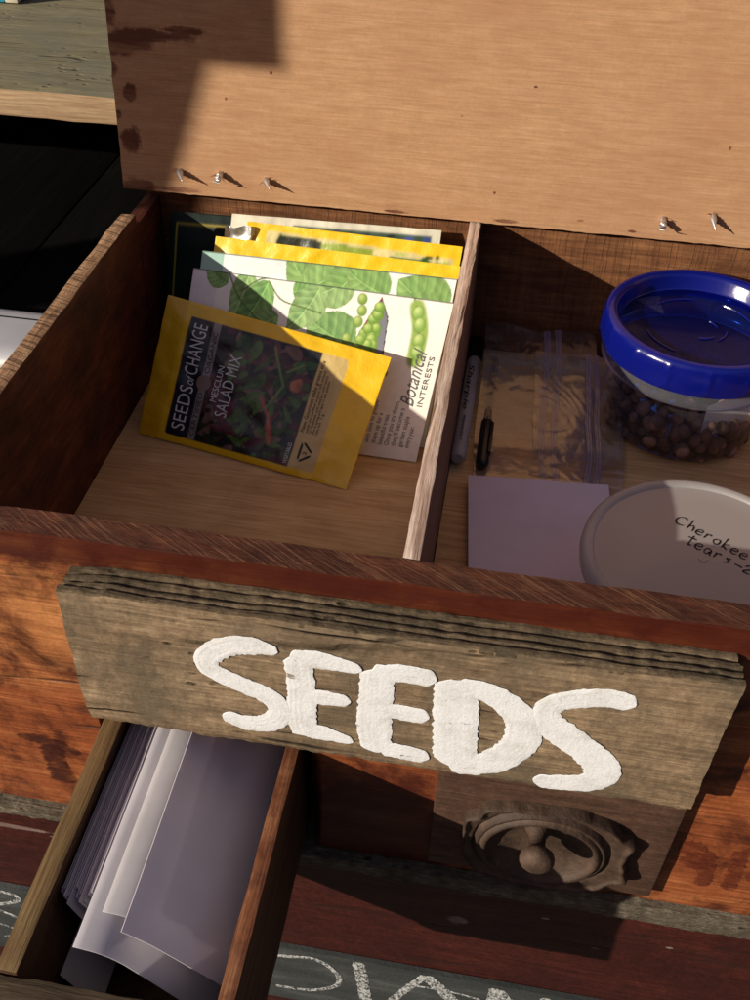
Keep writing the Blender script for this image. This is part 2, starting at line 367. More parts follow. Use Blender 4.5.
# ------------------------------------------------------------------ strokes
def spline(pts, n):
    P = [Vector(p) for p in pts]; P = [P[0]*2-P[1]]+P+[P[-1]*2-P[-2]]; out = []
    m = len(P)-3
    for k in range(n):
        t = k/(n-1)*m; i = min(int(t), m-1); t -= i; a, b, c, d = P[i:i+4]
        out.append(.5*((2*b)+(-a+c)*t+(2*a-5*b+4*c-d)*t*t+(-a+3*b-3*c+d)*t**3))
    return out

def ribbon(mb, pts, w, fn, h=.0015, n=None, m=13, jag=.12, mi=0, seed=0, ridges=True, base=0.):
    """pts [(a,b)], w half width or (start..end list); fn(a,b,height)->world"""
    L = sum((Vector(pts[i+1])-Vector(pts[i])).length for i in range(len(pts)-1))
    n = n or max(6, int(L/.0010)); C = spline(pts, n); ws = w if isinstance(w, (list, tuple)) else [w, w]
    def f(u, v):
        i = min(int(round(v*(n-1))), n-1); p = C[i]; t = (C[min(i+1, n-1)]-C[max(i-1, 0)]).normalized(); q = Vector((-t.y, t.x))
        x = v*(len(ws)-1); k = min(int(x), len(ws)-2); ww = ws[k]*(1-(x-k))+ws[k+1]*(x-k)
        e = min(v, 1-v)*L                          # rounded ends
        ww *= math.sqrt(max(0.03, min(1, e/(ww*.55)))) if ww > 0 else 1
        s = u*2-1
        jn = noise.noise(Vector((p.x*260, p.y*260, seed+math.copysign(3, s))))*jag+noise.noise(Vector((p.x*520, p.y*520, seed+math.copysign(9, s))))*jag*.4
        o = p+q*s*ww*(1+jn*s**6)*(1 if abs(s) < .9 else 1+.25*jn)
        hh = h*(1-abs(s)**6)
        if ridges: hh *= .8+.40*noise.noise(Vector((s*9, v*L*9, seed)))+.05*noise.noise(Vector((o.x*300, o.y*300, 2)))
        return fn(o.x, o.y, base+max(hh, 0))
    return mb.grid(f, m, n, mi)

def font_mesh(txt, shear=0., size=1.):
    c = bpy.data.curves.new('t', 'FONT'); c.body = txt; c.size = size; c.shear = shear; c.resolution_u = 3
    o = bpy.data.objects.new('t', c); COL.objects.link(o)
    dg = bpy.context.evaluated_depsgraph_get(); me = o.evaluated_get(dg).to_mesh()
    vs = [v.co.copy() for v in me.vertices]; fs = [list(p.vertices) for p in me.polygons]
    bpy.data.objects.remove(o); bpy.data.curves.remove(c)
    return vs, fs

def text_on(mb, txt, p0, p1, height, fn, lift, shear=0., mi=0):
    """text from p0 to p1 (baseline) in a surface's (a,b) coordinates"""
    vs, fs = font_mesh(txt, shear); x0 = min(v.x for v in vs); x1 = max(v.x for v in vs)
    p0 = Vector(p0); p1 = Vector(p1); d = (p1-p0); L = d.length; d.normalize(); q = Vector((-d.y, d.x))
    mb.add([fn(*(p0+d*((v.x-x0)/(x1-x0)*L)+q*(v.y*height/.7)), lift) for v in vs], fs, mi)

# ------------------------------------------------------------------ picture canvas for printed packets (linear colours per vertex)
def lin(c): return tuple((x/12.92 if x <= .04045 else ((x+.055)/1.055)**2.4) for x in (v/255 for v in c))
class Canvas:
    def __init__(s, L, H, nu, nv, base):
        s.L, s.H, s.nu, s.nv = L, H, nu, nv
        s.X, s.Y = np.meshgrid(np.linspace(0, L, nu), np.linspace(0, H, nv)); s.a = np.zeros((nv, nu, 3)); s.a[:] = lin(base)
        r = np.random.RandomState(3); s.r = r
    def put(s, m, c, k=1.):
        m = (m*k)[..., None] if m.dtype != bool else (m.astype(float)*k)[..., None]
        s.a = s.a*(1-m)+np.array(c)*m
    def poly(s, pts, c, k=1.):
        ins = np.zeros(s.X.shape, bool); n = len(pts)
        for i in range(n):
            (x0, y0), (x1, y1) = pts[i], pts[(i+1) % n]
            if y0 == y1: continue
            ins ^= ((y0 > s.Y) != (y1 > s.Y)) & (s.X < (x1-x0)*(s.Y-y0)/(y1-y0)+x0)
        s.put(ins, lin(c), k); return ins
    def line(s, p, q, w, c, k=1.):
        p = np.array(p); q = np.array(q); d = q-p; L2 = max((d*d).sum(), 1e-12)
        t = np.clip(((s.X-p[0])*d[0]+(s.Y-p[1])*d[1])/L2, 0, 1)
        dist = np.hypot(s.X-p[0]-t*d[0], s.Y-p[1]-t*d[1]); s.put(np.clip((w-dist)/(w*.5)+.3, 0, 1), lin(c), k)
    def path(s, pts, w, c, k=1.):
        P = spline(pts, 14)
        for i in range(13): s.line(P[i], P[i+1], w, c, k)
    def ell(s, c, rx, ry, ang, col, hi=None, k=1.):
        ca, sa = math.cos(ang), math.sin(ang); x = s.X-c[0]; y = s.Y-c[1]
        u = (x*ca+y*sa)/rx; v = (-x*sa+y*ca)/ry; d = np.hypot(u, v); m = np.clip((1-d)/.15, 0, 1)
        b = np.array(lin(col)); C = np.zeros(s.a.shape); C[:] = b
        if hi is not None:
            g = np.clip(1-np.hypot(u+.25, v-.35)/.9, 0, 1)[..., None]; C = C*(1-g)+np.array(lin(hi))*g
            e = np.clip((d-.72)/.28, 0, 1)[..., None]*.5; C = C*(1-e)
        s.a = s.a*(1-m[..., None]*k)+C*m[..., None]*k
    def leaf(s, base, tip, w, c1, c2, veins=7, curve=0.):
        b = np.array(base); t = np.array(tip); d = t-b; L = math.hypot(*d); d = d/L; n = np.array([-d[1], d[0]])
        x = s.X-b[0]; y = s.Y-b[1]; u = (x*d[0]+y*d[1])/L; v = (x*n[0]+y*n[1])-curve*L*u*(1-u)*4
        uu = np.clip(u, 0, 1); hw = w*np.sin(np.pi*uu**.72)**.8*(1+.018*np.sin(uu*17+w*900))+1e-9
        ins = (u > 0) & (u < 1) & (np.abs(v) < hw); r = np.abs(v)/hw
        side = np.where(v > 0, .25, 0.); ph = (uu*veins-r*1.4); vein = np.abs(ph-np.round(ph)) < .09
        g = np.clip(.35+side+.5*(r*.6)+.15*np.sin(ph*2*np.pi), 0, 1)[..., None]
        C = np.array(lin(c1))*(1-g)+np.array(lin(c2))*g
        C[vein & (r < .9)] *= .80; C[np.abs(v) < L*.010] = np.array(lin(c2))*1.1
        C *= (1-.22*np.clip((r-.6)/.4, 0, 1)+.16*np.sin(x*420+y*310)*np.sin(y*260))[..., None]
        s.a[ins] = C[ins]
    def soft(s, amt=1):
        for _ in range(amt): s.a[1:-1, 1:-1] = (s.a[1:-1, 1:-1]*2+s.a[:-2, 1:-1]+s.a[2:, 1:-1]+s.a[1:-1, :-2]+s.a[1:-1, 2:])/6

class Sheet:
    """pouch/card surface between four corners (BL, BR, TR, TL), bulging along its normal"""
    def __init__(s, BL, BR, TR, TL, bulge=.002, crinkle=.0008, seed=0, thick=.0012, nf=22):
        s.c = [Vector(p) for p in (BL, BR, TR, TL)]; s.n = (s.c[1]-s.c[0]).cross(s.c[3]-s.c[0]).normalized()
        s.L = ((s.c[1]-s.c[0]).length+(s.c[2]-s.c[3]).length)/2; s.H = ((s.c[3]-s.c[0]).length+(s.c[2]-s.c[1]).length)/2
        s.b, s.k, s.seed, s.t, s.nf = bulge, crinkle, seed, thick, nf
    def at(s, a, b, h=0., side=1):
        u, v = a/s.L, b/s.H
        p = s.c[0]*(1-u)*(1-v)+s.c[1]*u*(1-v)+s.c[2]*u*v+s.c[3]*(1-u)*v
        uu, vv = min(max(u, 0), 1), min(max(v, 0), 1)
        e = (math.sin(math.pi*uu)*math.sin(math.pi*vv))**.6 if 0 < uu < 1 and 0 < vv < 1 else 0
        w = s.k*(noise.noise(Vector((a*s.nf, b*s.nf, s.seed)))+.5*noise.noise(Vector((a*s.nf*2.7, b*s.nf*2.7, s.seed+5))))
        return p+s.n*(w+side*(s.t/2+s.b*e)+h)
    def mesh(s, nu, nv, canvas=None, mi=0):
        mb = MB()
        mb.grid(lambda u, v: s.at(u*s.L, v*s.H, 0, 1), nu, nv)
        mb.grid(lambda u, v: s.at(u*s.L, v*s.H, 0, -1), nu, nv, flip=True)
        N = nu*nv; B = [i for i in range(nu)]+[nu*j+nu-1 for j in range(1, nv)]+[N-1-i for i in range(1, nu)]+[nu*j for j in range(nv-2, 0, -1)]
        for i in range(len(B)):
            a, b = B[i], B[(i+1) % len(B)]; mb.f.append((a, a+N, b+N, b)); mb.m.append(0)
        if canvas is not None:
            c = canvas.a.reshape(-1, 3); mb.c = np.concatenate([c, np.tile(canvas.a[0, 0], (N, 1))])
        return mb

# ================================================================== SETTING
cab = thing('painted_cabinet', (0, .2, -1.4), 'oxblood red painted cabinet front below the wooden crate', 'cabinet')
MB().box(-.9, .75, .001, .95, -1.4, -.345, .002, 30, .0006).build('body', M['redpaint'], cab)
mb = MB()
def ledge(u, v):
    x = -.9+1.65*u; t = (x+.32)/.64; t = min(max(t, -.3), 1.3)
    y0 = -.0132+.0065*t; zb = -.3445-.019*t; P = [(.03, -.3372), (y0+.001, -.3372), (y0, -.3385), (y0, zb+.001), (y0+.001, zb), (.03, zb)]
    k = min(int(round(v*5)), 5); y, z = P[k]; d = noise.noise_vector(Vector((x*70, k*1.3, 2)))*.0014+noise.noise_vector(Vector((x*220, k*1.3, 2)))*.0009
    return (x, y+(d.y if k in (1, 2, 3, 4) else 0), z+d.z*.8-(.0004 if k in (4, 5) else 0))
mb.grid(ledge, 500, 6, flip=True).build('ledge', M['ledge'], cab, ang=60)

def zlin(x, x0, z0, x1, z1): return z0+(x-x0)/(x1-x0)*(z1-z0)
def boardpanel(x0, x1, zt0, zt1, label):
    mb = MB(); n = 60
    def f(u, v):
        k = int(round(v*3)); x = x0+(x1-x0)*u; z = zlin(x, x0, zt0, x1, zt1)+noise.noise(Vector((x*90, 1, 1)))*.0006
        return [(x, .0005, z), (x, -.0045, z-.0005), (x, -.0045, -.66), (x, .0005, -.66)][k]
    mb.grid(f, n, 4, flip=True); mb.add([f(0, k/3) for k in range(4)]+[f(1, k/3) for k in range(4)], [(0, 1, 2, 3), (7, 6, 5, 4)])
    o = mb.build('chalkboard', M['chalkboard'], cab, ang=30); return tag(o, label)
bl = boardpanel(-.75, -.19, -.511, -.5115, 'dark grey chalkboard strip with chalk marks left of the open drawer')
br = boardpanel(-.185, .55, -.5365, -.5425, 'dark grey chalkboard strip with large chalk capitals right of the open drawer')
cf = lambda a, b, h: (a, -.005-h, b)
mb = MB()
for pts, w in (([(-.13, -.562), (-.0792, -.5558), (-.0459, -.5511), (-.0248, -.5751), (-.0248, -.6034), (-.0522, -.6266), (-.0897, -.6308)], .0028), ([(-.003, -.5400), (-.0005, -.562), (.0030, -.5941), (.006, -.63)], .0065),
               ([(.024, -.64), (.036, -.6085), (.050, -.575), (.0640, -.5440)], .0045), ([(.0640, -.5440), (.082, -.572), (.1073, -.614), (.12, -.64)], .0070), ([(.045, -.572), (.085, -.570), (.12, -.576)], .0018),
               ([(.132, -.545), (.133, -.585), (.134, -.64)], .0062), ([(.136, -.547), (.158, -.59), (.175, -.63)], .0052), ([(.182, -.546), (.183, -.59), (.184, -.64)], .0055),
               ([(.225, -.55), (.228, -.60), (.23, -.64)], .005)):
    ribbon(mb, pts, w, cf, .0002, jag=.25, ridges=False)
mb.build('chalk_lettering', M['chalk'], br)
mb = MB()
for pts, w in (([(-.385, -.524), (-.3675, -.5221), (-.3553, -.5251), (-.3533, -.5352), (-.376, -.551), (-.40, -.556)], .0028), ([(-.395, -.556), (-.37, -.572), (-.345, -.585)], .0025), ([(-.41, -.60), (-.385, -.60), (-.365, -.615), (-.39, -.63)], .002)):
    ribbon(mb, pts, w, cf, .0002, jag=.25, ridges=False)
mb.build('chalk_lettering', M['chalk'], bl)

g = MB().box(-12, 12, -12, 12, -1.5, -1.4, 0).build('ground', M['concrete'], smooth=False); tag(g, kind='structure')

bench = thing('display_bench', (-.6, .5, -1.4), 'shade-black board bench with deep shade put into its colour, left of the crate', 'bench')
for x0, x1 in ((-.98, -.731), (-.729, -.480), (-.478, -.3275)):
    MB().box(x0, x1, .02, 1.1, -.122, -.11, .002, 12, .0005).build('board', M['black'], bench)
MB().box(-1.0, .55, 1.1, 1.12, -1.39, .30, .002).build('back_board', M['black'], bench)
MB().box(-.9, -.3275, .004, .022, -.3365, -.123, .0015, 14, .0006).build('front_rail', M['greybrown'], bench)
sh = MB().box(-1.25, .55, .60, 1.099, .02, .05, .0018, 50, .0012, nf=40).build('shelf_plank', [M['shelf'], M['shelf_edge']], matfn=lambda c, n: 1 if n.y < -.6 else 0)
tag(sh, 'weathered grey-green shelf plank with a paler sawn front edge behind the lid', 'shelf')

blocker = thing('shadow_blocker', (-1.6, -.41, -1.4), 'added unseen timber blocker, leaning with a short cross board, left of the cabinet', 'blocker')  # out of view, added and shaped to cast the stepped shadow on the lid
mb = MB().box(-1.60, -1.458, -.44, -.38, -1.4, 1.0, .003, 10)
mb.v = [(x+(z-.67)*.38, y, z) for x, y, z in mb.v]; mb.build('blocker_upright', M['blocker'], blocker)
MB().box(-1.500, -1.300, -.379, -.355, .652, 1.2, .003).build('blocker_cross', M['blocker'], blocker)

bx = thing('blue_box', (-.70, .95, .05), 'small blue box with a cream edge lying on the weathered shelf', 'box')
MB().box(-.83, -.632, .878, .97, .052, .082, .002).build('body', M['blue_box'], bx)
MB().box(-.6318, -.614, .878, .97, .052, .081, .002).build('end_panel', M['cream'], bx)

# silver case left of the crate
sc = thing('silver_case', (-.46, .3, -.11), 'silver grey metal case with rounded edge on the black boards left of the crate', 'case')
MB().box(-.62, -.3285, .262, .352, -.109, -.058, .024, seg=7).build('body', M['silver'], sc, ang=70)
mb = MB(); mb.box(-.60, -.365, .3255, .3275, -.0588, -.0575, .0005).build('seam', M['black_plastic'], sc)

# ================================================================== CRATE
crate = thing('wooden_crate', (0, .25, -.336), 'large reddish stained wooden crate with raised plywood lid, divided inside', 'crate')
# front board with an opening for the small drawer
def front_panel():
    mb = MB(); x0, x1, zt, zb = -.325, .47, 0., -.3355; hx0, hx1, hz = -.213, -.0435, -.184; hx2, hx3 = .050, .237
    xs = sorted(set([round(x0+(x1-x0)*i/110, 5) for i in range(111)]+[hx0, hx1, hx2, hx3])); zs = sorted(set([round(zb+(zt-zb)*i/46, 5) for i in range(47)]+[hz]))
    inside = lambda x, z: z < hz and (hx0 < x < hx1)
    def P(x, y, z):
        d = noise.noise(Vector((x*18, z*60, y*40)))*.0007; e = noise.noise(Vector((x*26, y*60, 3)))*.0012+noise.noise(Vector((x*90, y*120, 3)))*.0006
        return (x, y+(d if y < .01 else 0), z+(e if z > -.001 else 0))
    idx = {}
    def V(x, y, z):
        k = (x, y, z)
        if k not in idx: idx[k] = len(mb.v); mb.v.append(P(x, y, z))
        return idx[k]
    def F(*v, mi=0): mb.f.append(tuple(v)); mb.m.append(mi)
    Y0, Y1 = 0., .0215
    for i in range(len(xs)-1):
        for j in range(len(zs)-1):
            a, b, c, d = xs[i], xs[i+1], zs[j], zs[j+1]
            if inside((a+b)/2, (c+d)/2): continue
            F(V(a, Y0, c), V(b, Y0, c), V(b, Y0, d), V(a, Y0, d)); F(V(a, Y1, d), V(b, Y1, d), V(b, Y1, c), V(a, Y1, c))
            for (p, q, r, t, nx, nz) in ((a, d, b, d, 0, 1), (a, c, b, c, 0, -1), (a, c, a, d, -1, 0), (b, c, b, d, 1, 0)):
                mx, mz = (a+b)/2+nx*(b-a), (c+d)/2+nz*(d-c)
                if inside(mx, mz) or not (x0 < mx < x1 and zb < mz < zt):
                    if nz == 1: 
                        K = 4; 
                        for k in range(K):
                            ya, yb = Y0+(Y1-Y0)*k/K, Y0+(Y1-Y0)*(k+1)/K
                            F(V(p, ya, q), V(r, ya, t), V(r, yb, t), V(p, yb, q), mi=1 if q > -.001 else 0)
                    else: F(V(p, Y0, q), V(r, Y0, t), V(r, Y1, t), V(p, Y1, q))
    bm = bmesh.new(); me = bpy.data.meshes.new('x'); me.from_pydata(mb.v, [], mb.f)
    me.polygons.foreach_set('material_index', mb.m); bm.from_mesh(me); bmesh.ops.recalc_face_normals(bm, faces=bm.faces)
    bm.faces.ensure_lookup_table()
    out = MB(); out.v = [tuple(v.co) for v in bm.verts]; out.f = [tuple(v.index for v in f.verts) for f in bm.faces]; out.m = [f.material_index for f in bm.faces]
    bm.free(); bpy.data.meshes.remove(me); return out
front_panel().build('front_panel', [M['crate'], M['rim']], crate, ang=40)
topmat = lambda c, n: 1 if n.z > .6 and c.z > -.004 else 0
MB().box(-.325, -.310, .0225, .442, -.3355, 0., .002, 40, .0011, nf=30).build('side_panel', [M['side_in'], M['side_top']], crate, matfn=topmat)
MB().box(-.325, -.310, .443, .5135, -.3355, -.012, .002, 20, .001).build('side_panel', [M['side_in'], M['side_in']], crate)
MB().box(.455, .470, .0225, .5135, -.3355, 0., .002, 40, .0011, nf=30).build('side_panel', [M['side_in'], M['side_top']], crate, matfn=topmat)
MB().box(-.325, .470, .5145, .530, -.3355, .004, .002, 60, .0007).build('back_panel', M['back'], crate)
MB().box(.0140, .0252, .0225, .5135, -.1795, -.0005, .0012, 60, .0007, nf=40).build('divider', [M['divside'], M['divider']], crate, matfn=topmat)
MB().box(-.3095, .0135, .0225, .5135, -.19, -.18, .0008, 10).build('floor_board', M['floor'], crate)
MB().box(.0257, .4545, .0225, .5135, -.168, -.157, .0008, 10).build('floor_board', M['floor'], crate)
MB().box(-.3095, .4545, .0225, .5135, -.3355, -.3365+.004, .0005).build('base_board', M['drw_in'], crate)
# lid: sheet of plywood standing up at the back
mb = MB(); nx, nz = 150, 90
def lidp(u, v, y):
    zt = .62; z = zt*v; x0 = -.3405+.018*z/.18*.5; x0 += noise.noise(Vector((1, z*60, 0)))*.0012
    x = x0+(.52-x0)*u; zz = z+(.0004+noise.noise(Vector((x*35, 4, 0)))*.0012+noise.noise(Vector((x*150, 4, 0)))*.0008)*(1-v)**30
    return (x, y+noise.noise(Vector((x*3, z*3, 5)))*.001, zz)
mb.grid(lambda u, v: lidp(u, v, .494), nx, nz); mb.grid(lambda u, v: lidp(u, v, .506), nx, nz, flip=True)
N = nx*nz; B = list(range(nx))+[nx*j+nx-1 for j in range(1, nz)]+[N-1-i for i in range(1, nx)]+[nx*j for j in range(nz-2, 0, -1)]
for i in range(len(B)):
    a, b = B[i], B[(i+1) % len(B)]; mb.f.append((a, a+N, b+N, b)); mb.m.append(1)
lid = mb.build('lid', [M['lid'], M['lid_edge']], crate)
for k, (x, z) in enumerate(((-.2784, .0243), (-.2362, .0252), (-.1905, .0234), (.1964, .0217), (.241, .0293))):
    r = random.Random(k); ax = Vector((r.uniform(-.1, .3), -1, r.uniform(-.25, .1))).normalized(); mb = MB(); p = Vector((x, .4945, z)); pts = []; rad = []
    for i in range(15):
        t = i/14; pts.append(p+ax*t*.017+Vector((.004*t*t*r.choice((-1, 1)) if k % 2 else .003*t*t, 0, -.003*t*t))); rad.append((.0033 if i % 2 else .0025)*(1-max(0, t-.35)/.66)+.0002)
    mb.tube(pts, rad, 10); o = mb.build('screw', M['screw'], lid, ang=80)
    mb = MB()
    for i in range(5):
        a = r.uniform(0, 6.28); d = Vector((math.cos(a), -r.uniform(.3, .9), math.sin(a)*.7)); s0 = p+Vector((math.cos(a)*.002, 0, math.sin(a)*.002)); e = s0+d*r.uniform(.004, .009); q = Vector((-math.sin(a), 0, math.cos(a)))*.0012
        mb.add([s0-q, s0+q, e], [(0, 1, 2)])
    mb.build('splinter', M['splinter'], o, smooth=False)
# brands pressed in the crate front
cf = lambda a, b, h: (a, -.0009-h, b)
mb = MB()
for pts, w in (([(-.289, -.238), (-.265, -.240), (-.238, -.252)], [.003, .0075, .004]), ([(-.262, -.243), (-.262, -.270), (-.257, -.300)], [.011, .009, .013])):
    ribbon(mb, pts, w, cf, .0002, jag=.35, ridges=False)
mb.build('burnt_mark', M['burn'], crate)
mb = MB()
for pts, w in (([(.240, -.245), (.262, -.250)], .010), ([(.245, -.262), (.266, -.272)], .008), ([(.262, -.247), (.268, -.28), (.268, -.30)], .006), ([(.285, -.240), (.288, -.270), (.290, -.300)], .006), ([(.285, -.24), (.305, -.238), (.318, -.25), (.30, -.268)], .005), ([(.300, -.27), (.318, -.30)], .006)):
    ribbon(mb, pts, w, cf, .0002, jag=.3, ridges=False)
mb.build('pressed_mark', M['brandred'], crate)

# ================================================================== SIGN
sign = thing('seeds_sign', (.014, -.012, -.16), 'weathered plank sign with SEEDS hand painted in thick white capitals', 'sign')
X0, X1 = -.2015, .227
prof = [(-.0005, -.021)]
for k in range(1, 26):
    y = -.0005-.0245*k/26; d = 0
    for gy, dp, w in ((-.0065, .0032, .0010), (-.0135, .0036, .0011), (-.0195, .0022, .0009)): d -= dp*math.exp(-((y-gy)/w)**2)
    prof.append((y, -.021+d+.0010*(k/26)))
prof += [(-.0250, -.0203), (-.0258, -.0215)]
for k in range(1, 40): prof.append((-.026, -.0215-(.1360-.001)*k/40))
prof += [(-.0258, -.1572), (-.0245, -.1584), (-.013, -.1590), (-.0005, -.1590), (-.0005, -.09), (-.0005, -.021)]
nP = len(prof); nX = 340
mb = MB()
def sp(u, v):
    k = min(int(round(v*(nP-1))), nP-1); y, z = prof[k]; t = u
    e0 = -.0010+.0022*noise.noise(Vector((1, y*90, z*22)))+.0007*noise.noise(Vector((1, y*400, z*160))); e1 = .0016*noise.noise(Vector((7, y*90, z*18)))+.0006*noise.noise(Vector((7, y*400, z*160)))
    if z < -.13: e0 += (-.13-z)*.06
    a = X0+e0+max(0, (y+.009))*-.1; b = X1+e1-(.002 if y > -.01 else 0)
    x = a+(b-a)*t; p = Vector((x, y, z))
    if z < -.15: z += .0022*noise.noise(Vector((x*40, 0, 8)))+.0014*noise.noise(Vector((x*130, 0, 8)))
    if z > -.028: z += .0014*noise.noise(Vector((x*22, y*30, 1)))+.0009*noise.noise(Vector((x*120, y*90, 1)))-(.004*max(0, 1-(x-X0)/.03) if y > -.02 else .001)*(x < X0+.03)
    if y < -.024: y += .0004*noise.noise(Vector((x*14, z*40, 3)))+.0005*noise.noise(Vector((x*110, z*160, 3)))+.0003*noise.noise(Vector((x*300, z*500, 3)))
    return (x, y+(.0008*noise.noise(Vector((x*30, z*60, y*100))) if -.024 <= y < -.001 else 0), z)
mb.grid(sp, nX, nP)
L0 = [j*nX for j in range(nP-1)]; L1 = [j*nX+nX-1 for j in range(nP-1)]
mb.f += [tuple(L0), tuple(L1[::-1])]; mb.m += [0, 0]
bm = bmesh.new(); me = bpy.data.meshes.new('x'); me.from_pydata(mb.v, [], mb.f); bm.from_mesh(me); bmesh.ops.recalc_face_normals(bm, faces=bm.faces)
mb2 = MB(); mb2.v = [tuple(v.co) for v in bm.verts]; mb2.f = [tuple(v.index for v in f.verts) for f in bm.faces]; mb2.m = [0]*len(mb2.f); bm.free(); bpy.data.meshes.remove(me)
mb2.build('plank', [M['sign'], M['sign_top']], sign, ang=50, matfn=lambda c, n: 1 if (c.z > -.03 and n.z > .15) or abs(n.x) > .6 else 0)
LT = {
 'S': [([(-.0577, -.0508), (-.0731, -.0482), (-.0907, -.052), (-.1057, -.0659), (-.1044, -.0793), (-.0871, -.0893), (-.067, -.0989), (-.0585, -.1136), (-.0658, -.1283), (-.0822, -.1337), (-.1006, -.1282)],
        [.0042, .0085, .0095, .0088, .0082, .0085, .0088, .0085, .0095, .0088, .0060])],
 'E': [([(-.0455, -.0515), (-.0432, -.0869), (-.0435, -.1205), (-.0399, -.1381)], [.0092, .0098, .0105, .0105]), ([(-.05, -.0555), (-.0303, -.053), (-.0027, -.0569)], [.0085, .0088, .0048]),
       ([(-.041, -.0928), (-.0283, -.0918), (-.0098, -.0919)], [.0072, .0080, .0062]), ([(-.0433, -.1315), (-.0287, -.1322), (-.0077, -.1372)], [.0085, .0085, .0040])],
 'E2': [([(.0074, -.0539), (.0069, -.0834), (.0064, -.1168), (.009, -.1451)], [.0112, .0115, .0122, .0105]), ([(.0039, -.0586), (.0231, -.0543), (.0455, -.0555)], [.0085, .0088, .0088]),
        ([(.0097, -.095), (.0248, -.0954), (.0431, -.0965)], [.0072, .0082, .0078]), ([(.0109, -.1399), (.0267, -.1402), (.0458, -.1428)], [.0078, .0088, .0072])],
 'D': [([(.0573, -.0525), (.0602, -.0923), (.0637, -.1484)], [.0135, .0150, .0150]),
       ([(.0576, -.0591), (.0767, -.0605), (.0942, -.0724), (.1039, -.0877), (.1042, -.1106), (.0917, -.1327), (.0748, -.144), (.0593, -.1459)], [.0085, .0095, .0110, .0118, .0125, .0125, .0110, .0085])],
 'S2': [([(.1695, -.0524), (.1522, -.0493), (.1351, -.0542), (.1196, -.0633), (.118, -.0776), (.1273, -.0903), (.1455, -.1053), (.1596, -.1206), (.1612, -.1345), (.1533, -.1432), (.137, -.1477), (.1182, -.1496)],
         [.0080, .0092, .0090, .0085, .0095, .0125, .0120, .0125, .0120, .0100, .0088, .0075])]}
cf = lambda a, b, h: (a, -.0262-h, b)
for q, (k, strokes) in enumerate(LT.items()):
    mb = MB()
    for i, (pts, w) in enumerate(strokes): ribbon(mb, pts, w, cf, .0004, m=25, jag=.09, seed=q*7+i*2, base=.00045)
    o = mb.build('letter', M['paint'], sign, ang=70); o['label'] = 'thick white painted letter '+k[0]

# ================================================================== CARVED DRAWER FRONT
cd = thing('carved_drawer', (.143, -.005, -.315), 'closed brown drawer front with carved wreath and turned knob below the SEEDS sign', 'drawer')
MB().box(.0525, .2315, -.010, -.0012, -.314, -.165, .0016, 20, .0003).build('drawer_front', M['plate'], cd)
TB = [(-180, .060), (-160, .063), (-135, .064), (-115, .058), (-90, .055), (-65, .060), (-45, .068), (-33, .067), (-22, .076), (-10, .068), (0, .064), (10, .066), (22, .0735), (31, .067), (40, .067), (60, .061), (90, .0545), (105, .0555), (120, .060), (135, .0655), (145, .062), (155, .066), (168, .061), (180, .060)]
def Rout(t):
    for i in range(len(TB)-1):
        if TB[i][0] <= t <= TB[i+1][0]:
            u = (t-TB[i][0])/(TB[i+1][0]-TB[i][0]); u = u*u*(3-2*u); return TB[i][1]*(1-u)+TB[i+1][1]*u
    return .06
CX, CZ = .137, -.256
def hgt(x, z):
    dx, dz = x-CX, (z-CZ)*1.04; r = math.hypot(dx, dz); t = math.degrees(math.atan2(dz, dx)); R = Rout(t)
    if r > R: return None
    if r < .0405: return .0008+.0112*(r/.0405)**4
    if r < .0455: q = (r-.043)/.0025; return .012+.0035*math.sqrt(max(0, 1-q*q))
    if r < .0500: q = (r-.04775)/.00225; return .0095+.0030*math.sqrt(max(0, 1-q*q))
    s = (r-.050)/(R-.050); h = .0075+.0030*s+.0022*math.exp(-((s-.86)/.10)**2)-.0022*math.exp(-((s-.12)/.08)**2)
    if s > .95: h *= 1-((s-.95)/.05)**2*.3
    lob = max(0, s-.25)*min(1, (R-.050)/.012)
    
    if -60 < t < -8 or t > 140 or -178 < t < -130: h += .0030*lob*abs(math.sin(math.radians(t)*9+s*1.2))-.0012*lob
    return h
mb = MB(); NT, NR = 540, 70
def wr(u, v):
    t = u*360-180; R = Rout(t)
    k = v*(NR-1)
    if k >= NR-3:
        h = [.0045, .0015, -.0003][int(round(k))-(NR-3)]; r = R*(1+.0006*(k-NR+4))
    else:
        r = .0502*(k/46)**.9 if k <= 46 else .0502+(R*.999-.0502)*(k-46)/(NR-4-46)
        h = hgt(CX+r*math.cos(math.radians(t)), CZ+r*math.sin(math.radians(t))/1.04) or .0045
    x = CX+r*math.cos(math.radians(t)); z = CZ+r*math.sin(math.radians(t))/1.04
    h *= .82 if h > 0 else 1
    return (x, -.0098-h-.0003*noise.noise(Vector((x*160, z*160, 2))), z)
mb.grid(wr, NT, NR, cu=True)
mb.build('carved_wreath', M['carved'], cd, ang=75)
pr = [(.0105, .002), (.0095, .006), (.0062, .011), (.0055, .017), (.0068, .0205), (.0095, .0225), (.0122, .025), (.0130, .028), (.0128, .031), (.0116, .0335), (.0092, .0355), (.0060, .0368), (.0030, .0374), (.0001, .0376)]
MB().lathe(pr, (.1325, -.0098, -.2325), 40, axis='Y').build('knob', M['carved'], cd, ang=60)

